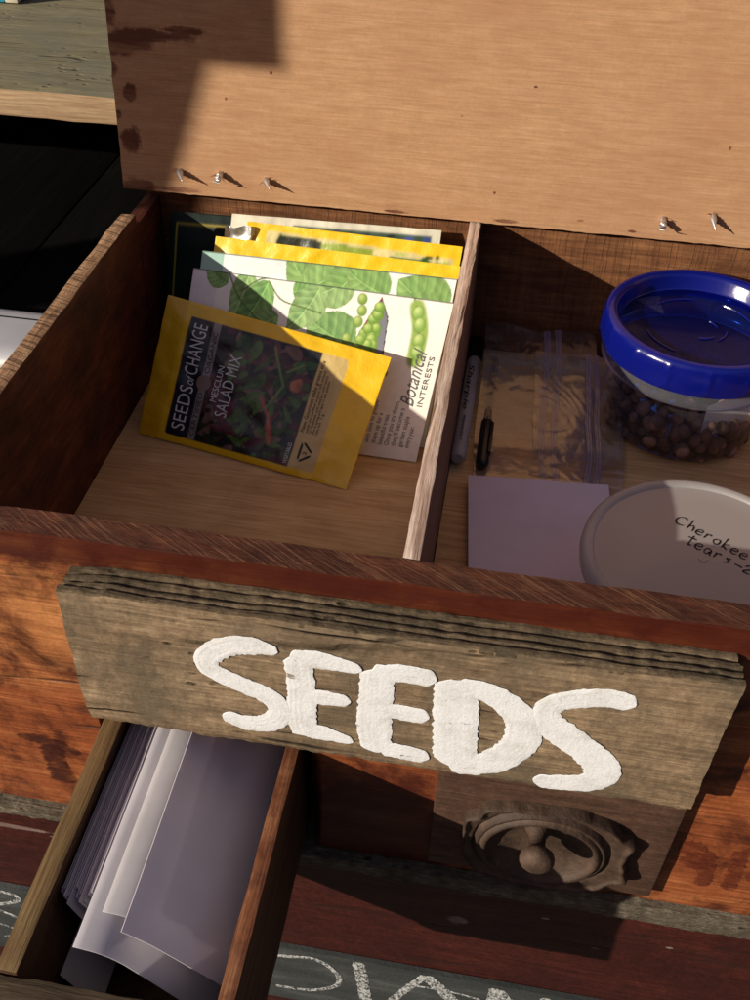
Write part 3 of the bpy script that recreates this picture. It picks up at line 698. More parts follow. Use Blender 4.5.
# ================================================================== OPEN SMALL DRAWER
dr = thing('open_drawer', (-.13, -.1, -.33), 'narrow wooden drawer pulled out under the sign, full of white cards', 'drawer')
dt = lambda c, n: 1 if n.z > .5 and c.z > -.2 else 0
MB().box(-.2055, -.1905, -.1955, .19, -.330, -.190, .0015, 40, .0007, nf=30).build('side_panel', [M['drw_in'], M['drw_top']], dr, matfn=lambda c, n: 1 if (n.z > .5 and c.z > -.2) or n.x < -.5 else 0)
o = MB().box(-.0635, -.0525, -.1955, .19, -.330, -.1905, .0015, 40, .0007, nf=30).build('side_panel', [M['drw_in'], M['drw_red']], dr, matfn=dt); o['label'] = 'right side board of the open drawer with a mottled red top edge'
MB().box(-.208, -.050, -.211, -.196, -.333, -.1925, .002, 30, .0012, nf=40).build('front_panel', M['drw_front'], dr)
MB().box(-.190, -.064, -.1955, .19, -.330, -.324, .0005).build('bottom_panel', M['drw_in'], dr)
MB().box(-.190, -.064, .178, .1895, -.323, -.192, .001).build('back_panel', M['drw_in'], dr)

# cards: all slope from upper left to lower right
def card(name, y0, y1, xt, zt, ang, width, mat, label, cat='card', group=None, sag=.004, seed=0, twist=0., a0=None):
    a = math.radians(ang); d = Vector((math.cos(a), 0, -math.sin(a))); T0 = Vector((xt, y0, zt)); T1 = Vector((xt+twist, y1, zt))
    nn = Vector((math.sin(a), 0, math.cos(a))); mb = MB(); th = .0006; nu, nv = 26, 20
    def f(u, v, s):
        if a0 is None: p = T0*(1-v)+T1*v+d*width*u
        else:
            p = T0*(1-v)+T1*v
            for k in range(int(round(u*(nu-1)))):
                t = min(1, k/(nu-1)/.34); q = math.radians(a0+(ang-a0)*t*t*(3-2*t)); p = p+Vector((math.cos(q), 0, -math.sin(q)))*width/(nu-1)
        return p+nn*(-sag*math.sin(math.pi*u)*1.0+s*th/2+noise.noise(Vector((u*2, v*3, seed)))*.0006)
    mb.grid(lambda u, v: f(u, v, 1), nu, nv); mb.grid(lambda u, v: f(u, v, -1), nu, nv, flip=True)
    N = nu*nv; B = [i for i in range(nu)]+[nu*j+nu-1 for j in range(1, nv)]+[N-1-i for i in range(1, nu)]+[nu*j for j in range(nv-2, 0, -1)]
    for i in range(len(B)): p, q = B[i], B[(i+1) % len(B)]; mb.f.append((p, p+N, q+N, q)); mb.m.append(0)
    o = mb.build(name, mat, ang=50); tag(o, label, cat, group); return o
for k in range(12):
    x = -.1885+.0019*k; zt = -.202+.0012*(k % 3)
    card('file_card', -.135+.004*(k % 2)-.002*(k % 5), .13, x, zt, 76-k*1.6, (.100-.001*k), M['card_stack'], 'thin white card edge-on in the shaded stack at the left wall of the open drawer', group='stacked cards in the open drawer', seed=k, sag=.001)
card('file_card', -.166, .02, -.1885, -.262, 64, .05, M['card_dark'], 'small dark card corner lying lowest at the left wall of the open drawer', seed=31, sag=.001)
card('large_card', -.178, .12, -.1590, -.1800, 52, .122, M['card'], 'widest white card in the open drawer, its corner nearest the drawer front', seed=40, sag=0, a0=8)
card('folded_card', -.155, .12, -.1475, -.1760, 52, .105, M['slip'], 'bright white card strip between the widest card and the grey card', seed=41, sag=0, a0=2)
card('grey_card', -.166, .12, -.1310, -.1745, 46, .095, M['card_dark'], 'smooth grey violet card on top of the white cards in the open drawer', seed=42, sag=0, a0=30)

# ================================================================== SEED PACKETS
def leafy(s, seed, n, box, cols, size):
    r = random.Random(seed)
    for _ in range(n):
        x = r.uniform(box[0], box[1]); y = r.uniform(box[2], box[3]); a = r.uniform(0, 6.28); L = r.uniform(.6, 1.3)*size
        c = r.choice(cols); s.leaf((x, y), (x+math.cos(a)*L, y+math.sin(a)*L), L*r.uniform(.12, .28), c, tuple(min(255, int(q*1.45)) for q in c), 5, r.uniform(-.1, .1))

# front packet: salad mix
sh = Sheet((-.2905, .3250, -.1785), (-.0690, .2785, -.1785), (-.0425, .3700, -.0850), (-.2700, .4000, -.0610), bulge=.0032, crinkle=.0026, seed=3)
L, H = sh.L, sh.H; cv = Canvas(L, H, 300, 190, (240, 192, 18))
U = lambda u, v: (u*L, v*H)
pk = thing('seed_packet', (-.17, .33, -.178), 'yellow salad mix seed packet leaning in front, dark photo panel and white sideways writing', 'seed packet')
cv.poly([U(0, 0), U(.10, 0), U(.10, 1), U(0, 1)], (228, 176, 14)); cv.poly([U(.94, 0), U(1, 0), U(1, 1), U(.94, 1)], (240, 196, 22))
P1 = [U(.125, .07), U(.125, .87), U(.135, .90), U(.76, .90), U(.76, .05), U(.135, .05)]
cv.poly(P1, (14, 16, 20)); cv.poly([U(.125, .055), U(.235, .055), U(.235, .90), U(.125, .90)], (13, 20, 32))
sv = cv.a.copy()
leafy(cv, 1, 150, (.27*L, .70*L, .05*H, .9*H), [(26, 40, 18), (40, 62, 24), (60, 22, 30), (30, 16, 22), (18, 28, 14), (74, 30, 38), (14, 18, 12), (12, 14, 12), (90, 70, 60)], .020)
leafy(cv, 5, 42, (.36*L, .70*L, .08*H, .88*H), [(44, 70, 28), (58, 86, 36), (34, 56, 24)], .020)
leafy(cv, 9, 9, (.28*L, .4*L, .1*H, .5*H), [(70, 26, 34), (58, 20, 30)], .026)
cv.path([U(.60, .18), U(.58, .34), U(.52, .48)], .0016, (180, 84, 60)); cv.leaf(U(.61, .16), U(.57, .40), .0034, (130, 40, 40), (196, 120, 96)); cv.leaf(U(.64, .58), U(.67, .68), .006, (150, 80, 55), (190, 120, 80))
for q in ((.52, .85, .60, .60), (.60, .60, .55, .40), (.60, .70, .66, .78)): cv.line(U(q[0], q[1]), U(q[2], q[3]), .0011, (110, 140, 70))
m = np.ones(cv.X.shape, bool); u = cv.X/L; v = cv.Y/H; m = ~((u > .27) & (u < .72) & (v > .055) & (v < .9)); cv.a[m] = sv[m]
cv.a[(u > .27) & (u < .72) & (v > .055) & (v < .9)] *= .95
cv.poly([U(.235, .055), U(.27, .055), U(.27, .90), U(.235, .90)], (150, 140, 134))
cv.poly([U(.72, .05), U(.83, .05), U(.84, .08), U(.84, .86), U(.83, .90), U(.72, .90)], (206, 178, 110))
for i in range(9):
    y0, y1 = .34, .34+.40*(1-.04*(i % 3)); cv.line(U(.742+i*.0095, y0), U(.742+i*.0095, y1), .00035, (120, 100, 60), .5)
cv.soft(1)
body = sh.mesh(300, 190, cv).build('pouch', M['print_foil'], pk, ang=80)
mb = MB(); at = sh.at; up = lambda u0, v0, v1: (U(u0, v0), U(u0, v1))
text_on(mb, 'SEEDS', *up(.212, .10, .42), .0145, at, .0005); text_on(mb, 'of', *up(.205, .43, .50), .010, at, .0005, .4); text_on(mb, 'CHANGE', *up(.212, .505, .865), .0145, at, .0005)
mb.build('brand_lettering', M['white_txt'], body, smooth=False); mb = MB()
text_on(mb, 'MESCLUN', *up(.328, .36, .62), .0066, at, .0005); text_on(mb, 'SALAD MIX', *up(.392, .27, .72), .0128, at, .0005)
mb.build('title_lettering', M['white_txt'], body, smooth=False); mb = MB()
text_on(mb, 'VEGETABLES', *up(.712, .07, .22), .0040, at, .0005)
mb.build('kind_lettering', M['white_txt'], body, smooth=False)
mb = MB(); text_on(mb, 'CERTIFIED', *up(.263, .08, .40), .0050, at, .0005); text_on(mb, 'ORGANIC', *up(.263, .54, .84), .0050, at, .0005)
mb.build('strip_lettering', M['black_txt'], body, smooth=False); mb = MB()
text_on(mb, 'New Gourmet baby greens mix', *up(.745, .32, .85), .0040, at, .0005)
for i, t in enumerate(('seeds are certified organic and packed', 'for freshness, with peppery mild leaves', 'sow in spring and again in late summer', 'net wt. 1 g')):
    text_on(mb, t, *up(.762+i*.015, .32, .78-(.3 if i == 3 else .03*i)), .0026, at, .0005)
mb.build('small_print', M['black_txt'], body, smooth=False); mb = MB()
T3 = [U(.755, .10), U(.755, .26), U(.815, .18)]
for i in range(3):
    a, b = Vector(T3[i]), Vector(T3[(i+1) % 3]); ribbon(mb, [a+(b-a)*.12, a+(b-a)*.5, a+(b-a)*.9], .0011, lambda p, q, h: at(p, q, .0005+h), .0001, jag=0, ridges=False, n=8, m=5)
text_on(mb, '2', U(.785, .16), U(.785, .19), .0036, at, .0005)
mb.build('recycling_mark', M['black_txt'], body, smooth=False)
mb = MB(); c = Vector(U(.252, .47)); n = 24
mb.add([at(c.x, c.y, .0007)]+[at(c.x+.0078*math.cos(6.2832*k/n), c.y+.0078*math.sin(6.2832*k/n), .0007) for k in range(n)], [(0, k+1, (k+1) % n+1) for k in range(n)])
mb.build('seal', M['dot'], body)

# two bean packets
LG, DG = (120, 164, 84), (172, 204, 132)
def bean_art(cv, L, H, front):
    U = lambda u, v: (u*L, v*H)
    if front:
        for a, b, w in ((((.22, 1.03)), ((.17, .70)), .013), ((.14, .93), (.05, 1.02), .010), ((.30, .98), (.19, .62), .016), ((.40, .93), (.52, .99), .016), ((.33, .60), (.16, .58), .010), ((.62, 1.08), (.44, .90), .020), ((.66, .66), (.47, .80), .026), ((.44, .60), (.56, .46), .018), ((.50, .98), (.40, .70), .017), ((.36, .78), (.22, .68), .013)):
            k_ = (int(a[0]*97) % 3)*14; cv.leaf(U(*a), U(*b), w, (98-k_, 142-k_, 78-k_//2), (172-k_, 204-k_//2, 132-k_), 6, .05)
        for p in (((.14, 1), (.2, .85), (.3, .72), (.4, .62)), ((.3, .98), (.36, .88), (.45, .85), (.52, .83)), ((.2, .9), (.26, .98), (.3, 1)), ((.42, .62), (.5, .66), (.56, .7))):
            cv.path([U(*q) for q in p], .0008, (96, 120, 62))
        for x, y in ((.665, .95), (.672, .88), (.665, .81), (.635, .70)): cv.ell(U(x, y), .0052, .0062, .2, (128, 160, 66), (200, 220, 130))
        cv.poly([U(.69, .80), U(.735, .98), U(.775, .86), U(.79, .55), U(.74, .50), U(.64, .58)], (70, 66, 74))
        cv.poly([U(.645, .60), U(.735, .98), U(.735, .93), U(.665, .60)], (168, 44, 52))
        cv.poly([U(.74, .96), U(.772, .85), U(.785, .55), U(.745, .52)], (128, 128, 138))
        r = random.Random(4)
        for i in range(90):
            t = r.random()**.7; q = r.random(); x = .660+.078*t; y = .58+.36*t-q*(.36*t+.02)
            if x > .738: continue
            cv.ell(U(x, max(y, .54)), .0056, .0056, 0, (118, 158, 58), (198, 222, 126))
        cv.ell(U(.735, .46), .0045, .007, .3, (60, 52, 50), (100, 96, 90)); cv.ell(U(.80, .52), .0050, .0045, .3, (118, 150, 66), (176, 200, 110))
        cv.path([U(.855, 1.0), U(.865, .95), U(.872, .90)], .0010, (120, 140, 70))
        cv.path([U(.872, .95), U(.900, .82), U(.905, .72), U(.905, .62)], .0078, (150, 178, 84))
        cv.path([U(.868, .95), U(.896, .82), U(.899, .72), U(.900, .60)], .0012, (110, 140, 60))
        for x, y in ((.880, .91), (.895, .84), (.905, .745), (.908, .675)): cv.ell(U(x, y), .0062, .0080, 0, (134, 172, 78), (206, 226, 142))
    else:
        for a, b, w in (((.52, .74), (.34, 1.06), .018), ((.42, .80), (.60, 1.0), .022), ((.62, 1.02), (.50, .76), .020), ((.75, .86), (.58, .98), .022), ((.98, .80), (.78, .96), .028), ((.99, .78), (.74, .80), .024)):
            cv.leaf(U(*a), U(*b), w, (104, 150, 74), (160, 196, 116), 7, .05)
for which, cs in (('front', ((-.262, .3385, -.1785), (-.0090, .3320, -.1785), (.0098, .4150, -.0455), (-.2517, .4300, -.0455))), ('rear', ((-.255, .3600, -.1785), (-.004, .3560, -.1785), (.0098, .4340, -.0305), (-.2440, .4390, -.0305)))):
    f = which == 'front'; sh = Sheet(*cs, bulge=.0018, crinkle=.0010, seed=11 if f else 17, nf=12, thick=.001); L, H = sh.L, sh.H
    base = (250, 246, 234) if f else (238, 246, 240); cv = Canvas(L, H, 340, 210, base)
    if f:
        w = (cv.Y/H < .12); cv.a[w] *= .96
        cv.a[(cv.X/L < .1)] *= np.array([.93, .88, .95])
    bean_art(cv, L, H, f)
    if not f:
        cv.a[(cv.X/L < .09)] = lin((170, 206, 190))
    cv.line((0, H), (L, H), .0011, (70, 76, 70), .8)
    pk = thing('seed_packet', (-.12, .34 if f else .36, -.178), 'white bean seed packet printed with green pods and a tray of peas, sideways cursive writing' if f else 'pale packet with green leaf print showing just above the pea tray packet', 'seed packet')
    body = sh.mesh(340, 210, cv).build('pouch', M['print_paper'], pk, ang=80)
    if f:
        U = lambda u, v: (u*L, v*H); mb = MB(); at = sh.at
        text_on(mb, 'Botanical', U(.938, .34), U(.945, .70), .0135, at, .0005, .45)
        text_on(mb, 'INTERESTS', U(.972, .345), U(.978, .66), .0050, at, .0005)
        mb.build('logo_lettering', M['grey_txt'], body, smooth=False)
        mb = MB()
        for i, (t, a, b) in enumerate((('candy...', .10, .20), ('with love to gobble', .08, .37), ('them up for a', .08, .29), ('beautiful treat.', .08, .29), ('Once you try them,', .08, .38), ("they'll become a", .08, .34), ('garden staple', .08, .29), ('every year.', .08, .23))):
            u = .775+i*.0262; text_on(mb, t, U(u, a), U(u+.006, b*.95), .0048, at, .0005)
        mb.build('text_lettering', M['grey_txt'], body, smooth=False)

# yellow packets behind, label strips peeking out
def packet(cs, base, art, label, seed, mat='print_foil', cr=.0022):
    sh = Sheet(*cs, bulge=.0022, crinkle=cr, seed=seed, nf=26, thick=.001); cv = Canvas(sh.L, sh.H, 180, 120, base); art(cv, sh.L, sh.H); cv.soft(1)
    c = sum((Vector(p) for p in cs), Vector())/4; pk = thing('seed_packet', (c.x, cs[0][1], -.178), label, 'seed packet')
    sh.mesh(180, 120, cv).build('pouch', M[mat], pk, ang=80); return pk, sh
def art1(cv, L, H):
    cv.poly([(.04*L, .5*H), (.96*L, .5*H), (.96*L, .90*H), (.04*L, .90*H)], (206, 190, 120))
def art2(cv, L, H):
    cv.poly([(.10*L, 0), (.97*L, 0), (.97*L, .925*H), (.10*L, .965*H)], (216, 204, 140))
    cv.poly([(.14*L, .88*H), (.36*L, .88*H), (.36*L, .940*H), (.16*L, .950*H)], (40, 44, 24)); r = random.Random(2)
    for i in range(26):
        x = r.uniform(.18, .93)*L; cv.ell((x, r.uniform(.84, .93)*H), r.uniform(.002, .009), .0020, .1, r.choice([(52, 84, 24), (110, 140, 40), (30, 34, 20), (20, 90, 50), (180, 190, 90)]))
    cv.poly([(.66*L, .70*H), (.92*L, .70*H), (.92*L, .895*H), (.68*L, .905*H)], (24, 96, 54)); cv.poly([(.36*L, .80*H), (.6*L, .80*H), (.6*L, .925*H), (.36*L, .93*H)], (150, 170, 60))
def art3(cv, L, H):
    cv.poly([(.05*L, 0), (.96*L, 0), (.96*L, .965*H), (.30*L, .965*H)], (58, 82, 66)); r = random.Random(6)
    for i in range(30): cv.ell((r.uniform(.1, .94)*L, r.uniform(.88, .96)*H), r.uniform(.003, .007), .003, .3, r.choice([(40, 60, 70), (120, 140, 90), (30, 44, 34), (60, 80, 140), (24, 30, 60)]))
    cv.poly([(.92*L, .80*H), (.955*L, .80*H), (.955*L, .955*H), (.92*L, .955*H)], (60, 84, 150))
def art4(cv, L, H):
    cv.line((.08*L, .0), (.08*L, .93*H), .001, (170, 150, 60)); cv.line((.08*L, .93*H), (.94*L, .93*H), .001, (170, 150, 60))
packet(((-.250, .3800, -.1785), (-.001, .3740, -.1785), (.0110, .4530, -.0270), (-.2375, .4640, -.0270)), (244, 202, 20), art1, 'yellow seed packet right behind the pale leaf print packet', 21)
pk2, _ = packet(((-.225, .4040, -.1785), (.0, .3990, -.1785), (.0105, .4700, -.0150), (-.2075, .4790, -.0150)), (244, 200, 18), art2, 'yellow seed packet with black and green label strip, second from the back', 25)
pkw, _ = packet(((-.240, .4300, -.1785), (-.02, .4320, -.1785), (-.0135, .5000, -.0150), (-.2275, .4920, -.0150)), (226, 220, 196), art3, 'cream edged packet with dark green picture, rearmost in the left compartment', 29, 'print_paper')
packet(((-.305, .4450, -.1785), (-.215, .4450, -.1785), (-.200, .5080, -.0250), (-.297, .5040, -.0250)), (10, 30, 22), art4, 'very dark green packet in the shaded back left corner of the compartment', 33, 'print_paper', .0008)
mb = MB()
def foil(u, v):
    x = -.229+.030*u; z = -.018-.030*v; y = .4700-.010*v+abs(noise.noise(Vector((u*2.4, v*1.6, 1))))*.012; return (x+noise.noise(Vector((u*2, v*2, 9)))*.003, y, z+noise.noise(Vector((u*2, v*2, 4)))*.003)
mb.grid(foil, 26, 26).build('foil_corner', M['foil'], pk2, ang=25)

# ================================================================== RIGHT COMPARTMENT
FZ = -.157
mk = thing('marker_pen', (.033, .38, FZ), 'grey white barrel felt marker with black writing lying against the divider', 'marker')
MB().tube([(.0325, .306, FZ+.010), (.0325, .309, FZ+.010), (.0335, .470, FZ+.010), (.0335, .472, FZ+.010)], [.0055, .0072, .0076, .0070], 20).build('barrel', M['marker_white'], mk, ang=50)
MB().tube([(.0335, .4725, FZ+.010), (.0337, .478, FZ+.010), (.0337, .5, FZ+.010), (.0337, .511, FZ+.010)], [.0076, .0084, .0082, .0075], 20).build('cap', M['black_plastic'], mk, ang=50)
mb = MB(); cyl = lambda a, b, h: (.033-math.sin(b/.0075)*(.0078+h), a, FZ+.010+math.cos(b/.0075)*(.0078+h))
text_on(mb, 'Sharpie', (.455, .0034), (.375, .0034), .0055, cyl, .0002, .3); text_on(mb, 'PERMANENT', (.365, .002), (.325, .002), .003, cyl, .0002)
mb.build('lettering', M['ink'], mk, smooth=False)
pn = thing('felt_pen', (.056, .39, FZ), 'slim clear pen with black cap and clip beside the grey marker', 'pen')
MB().tube([(.0555, .372, FZ+.007), (.0552, .485, FZ+.007)], .0042, 14).build('barrel', M['pen_clear'], pn)
MB().tube([(.0555, .373, FZ+.007), (.0552, .484, FZ+.007)], .0016, 8).build('refill', M['burn'], pn)
MB().tube([(.0556, .304, FZ+.007), (.0556, .308, FZ+.0072), (.0556, .371, FZ+.007)], [.004, .0062, .0060], 16).build('cap', M['black_plastic'], pn)
MB().box(.0595, .0625, .318, .365, FZ+.008, FZ+.014, .0008).build('clip', M['black_plastic'], pn)

def zbag(name, x0, x1, y0, y1, zx, label, seed, lift):
    bg = thing(name, ((x0+x1)/2, (y0+y1)/2, FZ), label, 'plastic bag'); 
    def f(u, v):
        x = x0+(x1-x0)*u+.006*noise.noise(Vector((v*3, seed, 1))); y = y0+(y1-y0)*v+.006*noise.noise(Vector((u*3, seed, 5)))
        cr = abs(noise.noise(Vector((x*24, y*13, seed))))*.0085+abs(noise.noise(Vector((x*46+3*noise.noise(Vector((x*20, y*20, 3))), y*40, seed+3))))*.0042+abs(noise.noise(Vector((x*120, y*90, seed+7))))*.0010
        z = FZ+.0012+lift+cr*.17*(1 if y > .30 else .25)+max(0, (y-.34))**1.3*.42
        return (x+(y-y0)*-.04, y, z)
    MB().grid(f, 110, 150).build('film', M['bag'], bg, ang=180)
    mb = MB()
    for k in range(2):
        u = zx+k*.10
        mb.grid(lambda a, v: tuple(Vector(f(u+(a-.5)*.062, v))+Vector((0, 0, .0014+.0006*math.sin(a*math.pi*5)))), 14, 120)
    mb.build('zip_strip', M['zip'], bg, ang=180)
zbag('zip_bag', .052, .168, .215, .500, .56, 'crinkled clear zip bag with violet zip strip lying flat in the right compartment', 3, 0)
zbag('zip_bag', .105, .192, .255, .470, .62, 'second clear zip bag, partly under the blue lidded tub', 9, .002)
mb = MB()
def lp(u, v, s=0):
    p = Vector((.0445, .2854, 0))*(1-u)*v+Vector((.1731, .2956, 0))*u*v+Vector((.060, .120, 0))*(1-u)*(1-v)+Vector((.182, .124, 0))*u*(1-v)
    return (p.x, p.y, -.1495+.002*v+.0012*noise.noise(Vector((u*2, v*2, 3)))+s)
mb.grid(lambda u, v: lp(u, v), 16, 16); mb.grid(lambda u, v: lp(u, v, -.0005), 16, 16, flip=True)
tag(mb.build('paper_sheet', M['lavender']), 'blank lilac sheet of paper on the zip bag, under the milky round lid', 'paper')

# blue tub
cx, cy = .242, .420
tb = thing('food_tub', (cx, cy, FZ), 'clear round tub of brown beans closed with a deep blue screw lid', 'food tub')
MB().lathe([(.0005, -.1545), (.060, -.1545), (.069, -.1525), (.0725, -.148), (.0745, -.130), (.0775, -.100), (.0795, -.088)], (cx, cy, 0), 96).build('bowl', M['bowl'], tb, ang=60)
MB().lathe([(.0797, -.083), (.0850, -.0815), (.0870, -.0790), (.0872, -.074), (.0860, -.062)], (cx, cy, 0), 96).build('flange', M['bowl_rim'], tb, ang=60)
def lidf(u, v, prof=[(.0885, -.0645), (.0905, -.0638), (.0910, -.060), (.0908, -.050), (.0903, -.040), (.0885, -.0355), (.0850, -.0335), (.0805, -.0345), (.0775, -.038), (.0760, -.0485), (.0745, -.0500)]):
    k = min(int(round(v*(len(prof)-1))), len(prof)-1); r, z = prof[k]; a = 2*math.pi*u
    if 1 < k < 5: r += .0012*max(0, math.cos(a*16))**12
    return (cx+r*math.cos(a), cy+r*math.sin(a), z)
bl_ = MB().grid(lidf, 256, 11, cu=True).build('lid', M['blue'], tb, ang=60)
MB().lathe([(.0745, -.0499), (.068, -.0498), (.0655, -.0480), (.0630, -.0478), (.045, -.0484), (.0005, -.0484)], (cx, cy, 0), 96).build('lid_window', M['blue_thin'], bl_, ang=60)
mb = MB(); lf = lambda a, b, h: (cx+a, cy+b, -.0480+h)
for a0, rr_ in ((.3, .052), (1.6, .052), (3.4, .052), (4.6, .018), (5.4, .024), (.2, .016)): ribbon(mb, [(rr_*math.cos(a0+k*.2), rr_*math.sin(a0+k*.2)) for k in range(5)], .0008, lf, .0008, jag=0, ridges=False, n=20, m=5, base=.0004)
mb.build('embossing', M['blue'], bl_, ang=60)
tag(MB().grid(lambda u, v: (cx+.012+.058*u, cy-.066+.022*u*1.6+.004*v, -.128+.036*v+.012*u), 8, 8).build('paper_slip', M['slip']), 'small white paper slip standing inside the blue lidded tub above the beans', 'paper slip')
# beans
rr = random.Random(12); protos = []
def bean_mesh():
    mb = MB(); mb.ell((0, 0, 0), (.0078, .0066, .0056), 14, 9); o = mb.build('bean', M['bean']); o.location = (0, 0, 0)
    return o
b0 = bean_mesh(); first = True
for lay in range(5):
    zz = -.1478+lay*.0092; Rm = .0640+lay*.0008; rings = [Rm, Rm-.0148] if lay < 3 else [Rm-.0148*k for k in range(5)]
    for R in rings:
        nb = max(1, int(2*math.pi*R/.0150)); ph = rr.random()
        for k in range(nb):
            a = 2*math.pi*(k+ph)/nb
            if lay < 3 and math.sin(a) > .45: continue            # hidden behind the others
            if lay == 4 and rr.random() < .45: continue
            o = b0 if first else b0.copy()
            if not first: COL.objects.link(o)
            first = False
            o.location = (cx+R*math.cos(a)+rr.uniform(-.0015, .0015), cy+R*math.sin(a)+rr.uniform(-.0015, .0015), zz+rr.uniform(-.002, .002)); o.rotation_euler = (rr.uniform(0, 3), rr.uniform(0, 3), rr.uniform(0, 6)); s = rr.uniform(.68, 1.12); o.scale = (s, s*rr.uniform(.72, 1.08), s)
            tag(o, 'round brown dried bean inside the clear tub under the blue lid', 'bean', 'dried beans in the tub')

# milky lidded tub
cx2, cy2, zl = .2325, .1500, -.085
mt = thing('deli_tub', (cx2, cy2, FZ), 'round tub with a milky translucent lid and black handwriting, near the front board', 'food tub')
MB().lathe([(.0005, -.1462), (.062, -.1462), (.070, -.144), (.0745, -.136), (.083, zl-.012)], (cx2, cy2, 0), 96).build('bowl', M['bowl'], mt, ang=60)
ml = MB().lathe([(.0895, zl-.015), (.0925, zl-.0145), (.0932, zl-.010), (.0925, zl-.0035), (.0900, zl-.0008), (.0880, zl-.0002), (.0850, zl-.0006), (.0835, zl-.0018), (.0830, zl-.0032)], (cx2, cy2, 0), 128).build('lid', M['milky_rim'], mt, ang=60)
MB().lathe([(.0830, zl-.0031), (.072, zl-.0036), (.066, zl-.0034), (.030, zl-.0034), (.0034, zl-.0034), (.0030, zl-.0024), (.0005, zl-.0022)], (cx2, cy2, 0), 128).build('lid_window', M['milky'], ml, ang=60)
g = thing('seed_bundle', (cx2, cy2, -.145), 'dark contents showing dimly through the milky lid of the deli tub', 'seeds')
MB().ell((cx2+.01, cy2-.012, -.127), (.060, .050, .016), 30, 14).build('heap', plain('dark seed heap', (.03, .024, .02), .8, .2, .5, 90, .003), g)
# handwriting
HW = {'C': [[(.75, .9), (.45, 1.), (.1, .75), (.05, .3), (.35, 0), (.85, .15)]], 'h': [[(.05, 1.2), (.1, .6), (.1, 0)], [(.1, .4), (.35, .62), (.5, .4), (.55, 0)]], 'e': [[(.05, .3), (.5, .4), (.4, .65), (.1, .5), (.08, .15), (.35, 0), (.6, .15)]],
      'r': [[(.1, .6), (.12, .3), (.1, 0)], [(.1, .35), (.3, .6), (.5, .55)]], 'o': [[(.3, .6), (.05, .35), (.2, 0), (.5, .1), (.5, .5), (.3, .6)]], 'k': [[(.08, 1.2), (.1, .6), (.1, 0)], [(.5, .65), (.12, .3), (.55, 0)]],
      't': [[(.3, 1.1), (.3, .5), (.35, 0), (.55, .1)], [(0, .75), (.3, .78), (.65, .8)]], 'a': [[(.5, .55), (.15, .55), (.05, .15), (.3, .0), (.5, .5), (.5, .05), (.65, 0)]], 's': [[(.5, .6), (.15, .5), (.45, .25), (.1, 0)]], '-': [[(.1, .35), (.4, .36), (.7, .33)]],
      '2': [[(.05, .6), (.35, .85), (.5, .55), (.1, .05), (.65, .05)]], 'm': [[(.05, 0), (.1, .6), (.3, .55), (.35, .05)], [(.35, .4), (.55, .6), (.65, .5), (.7, 0)]]}
mb = MB()
def write(txt, p0, ang, size):
    x = 0; d = Vector((math.cos(ang), math.sin(ang))); q = Vector((-d.y, d.x)); p0 = Vector(p0)
    for ch in txt:
        if ch in HW:
            for st in HW[ch]:
                ribbon(mb, [tuple(p0+d*((x+a)*size)+q*(b*size)) for a, b in st], [.0007, .0004, .0007, .0005], lambda a, b, h: (a, b, zl-.0030+h), .0001, jag=.1, ridges=False, n=16, m=3)
            x += .72 if ch != 'C' else 1.
        else: x += .5
write('Cherokee t', (.2125, .1890), math.radians(-33), .0105); write('tears-2m', (.2190, .1665), math.radians(-30), .0110)
mb.build('handwriting', M['ink'], ml, smooth=False)

# ================================================================== to real size
for o in scene.objects:
    o.location = Vector(o.location)*S
done = set()
for o in scene.objects:
    if o.type == 'MESH' and o.data.name not in done:
        o.data.transform(Matrix.Scale(S, 4)); done.add(o.data.name)

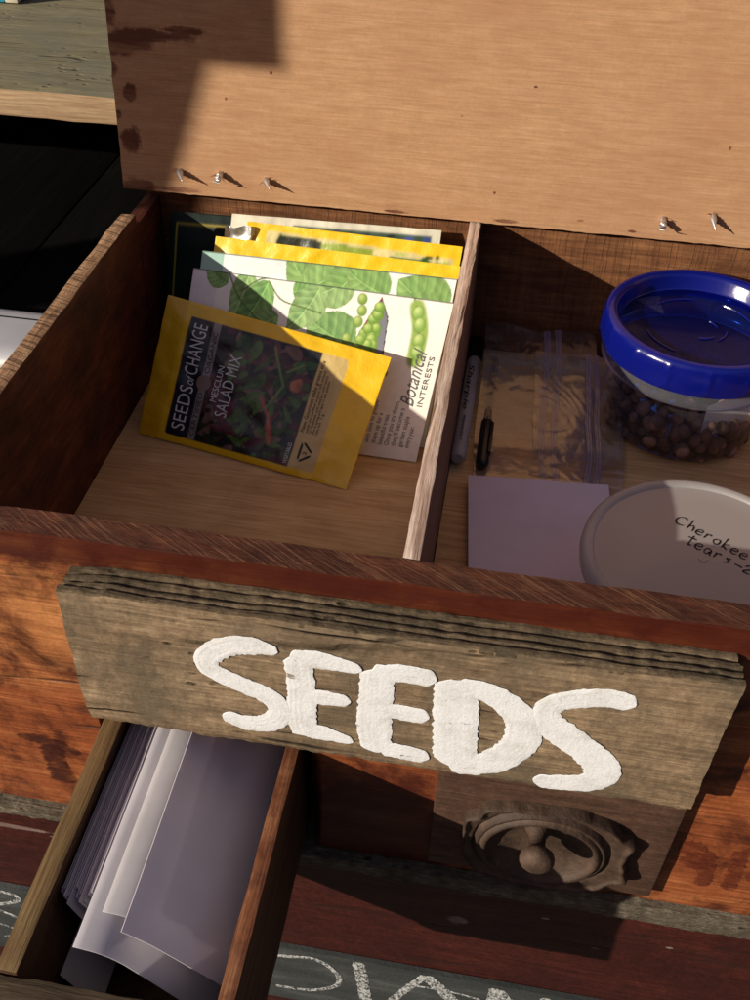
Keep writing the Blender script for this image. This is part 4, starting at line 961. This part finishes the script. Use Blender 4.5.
# ================================================================== CAMERA
F = 997.6227
Rm = [(0.98668623, 0.16093569, 0.02345178), (0.12503911, -0.6584584, -0.7421575), (-0.10399761, 0.73520897, -0.66981509)]   # camera right, down, forward in world axes
cam = bpy.data.cameras.new('camera'); co = bpy.data.objects.new('camera', cam); COL.objects.link(co)
r, d, f = [Vector(v) for v in Rm]
m = Matrix((r, -d, -f)).transposed().to_4x4(); m.translation = Vector((0.0582618, -0.4230922, 0.45218409))*S
co.matrix_world = m; cam.sensor_fit = 'VERTICAL'; cam.sensor_height = 24; cam.lens = 24*F/1000; cam.clip_start = .01; cam.clip_end = 100
scene.camera = co

# ================================================================== LIGHT
Ld = Vector((1.3, 1., -.60)).normalized()
sun = bpy.data.lights.new('sun', 'SUN'); sun.energy = 5; sun.angle = math.radians(.53); sun.color = (1, .91, .77)
so = bpy.data.objects.new('sun', sun); COL.objects.link(so); so.rotation_euler = Ld.to_track_quat('-Z', 'Y').to_euler(); so.location = (-2, -2, 2)
w = bpy.data.worlds.new('World'); scene.world = w; w.use_nodes = True; nt = w.node_tree; nt.nodes.clear()
sky = nt.nodes.new('ShaderNodeTexSky'); sky.sky_type = 'NISHITA'; sky.sun_disc = False
sky.sun_elevation = math.asin(-Ld.z); sky.sun_rotation = math.atan2(-Ld.x, -Ld.y)
bg = nt.nodes.new('ShaderNodeBackground'); bg.inputs[1].default_value = .125; out = nt.nodes.new('ShaderNodeOutputWorld')
# added ramp darkens the low sky to deepen shade on the front faces
tc = nt.nodes.new('ShaderNodeTexCoord'); sx = nt.nodes.new('ShaderNodeSeparateXYZ'); rp = nt.nodes.new('ShaderNodeMapRange'); mx = nt.nodes.new('ShaderNodeVectorMath'); mx.operation = 'SCALE'
nt.links.new(tc.outputs['Generated'], sx.inputs[0]); nt.links.new(sx.outputs[2], rp.inputs[0])
for i_, v_ in ((1, .26), (2, .62), (3, .06), (4, 1.)): rp.inputs[i_].default_value = v_
nt.links.new(sky.outputs[0], mx.inputs[0]); nt.links.new(rp.outputs[0], mx.inputs[3])
tn = nt.nodes.new('ShaderNodeVectorMath'); tn.operation = 'MULTIPLY'; tn.inputs[1].default_value = (1.25, .88, .80)      # the phone's warm white balance
nt.links.new(mx.outputs[0], tn.inputs[0]); nt.links.new(tn.outputs[0], bg.inputs[0]); nt.links.new(bg.outputs[0], out.inputs[0])
scene.view_settings.view_transform = 'Standard'; scene.view_settings.look = 'None'; scene.view_settings.exposure = 0; scene.view_settings.gamma = 1
scene.render.engine = 'CYCLES'; scene.cycles.max_bounces = 10; scene.cycles.transparent_max_bounces = 16
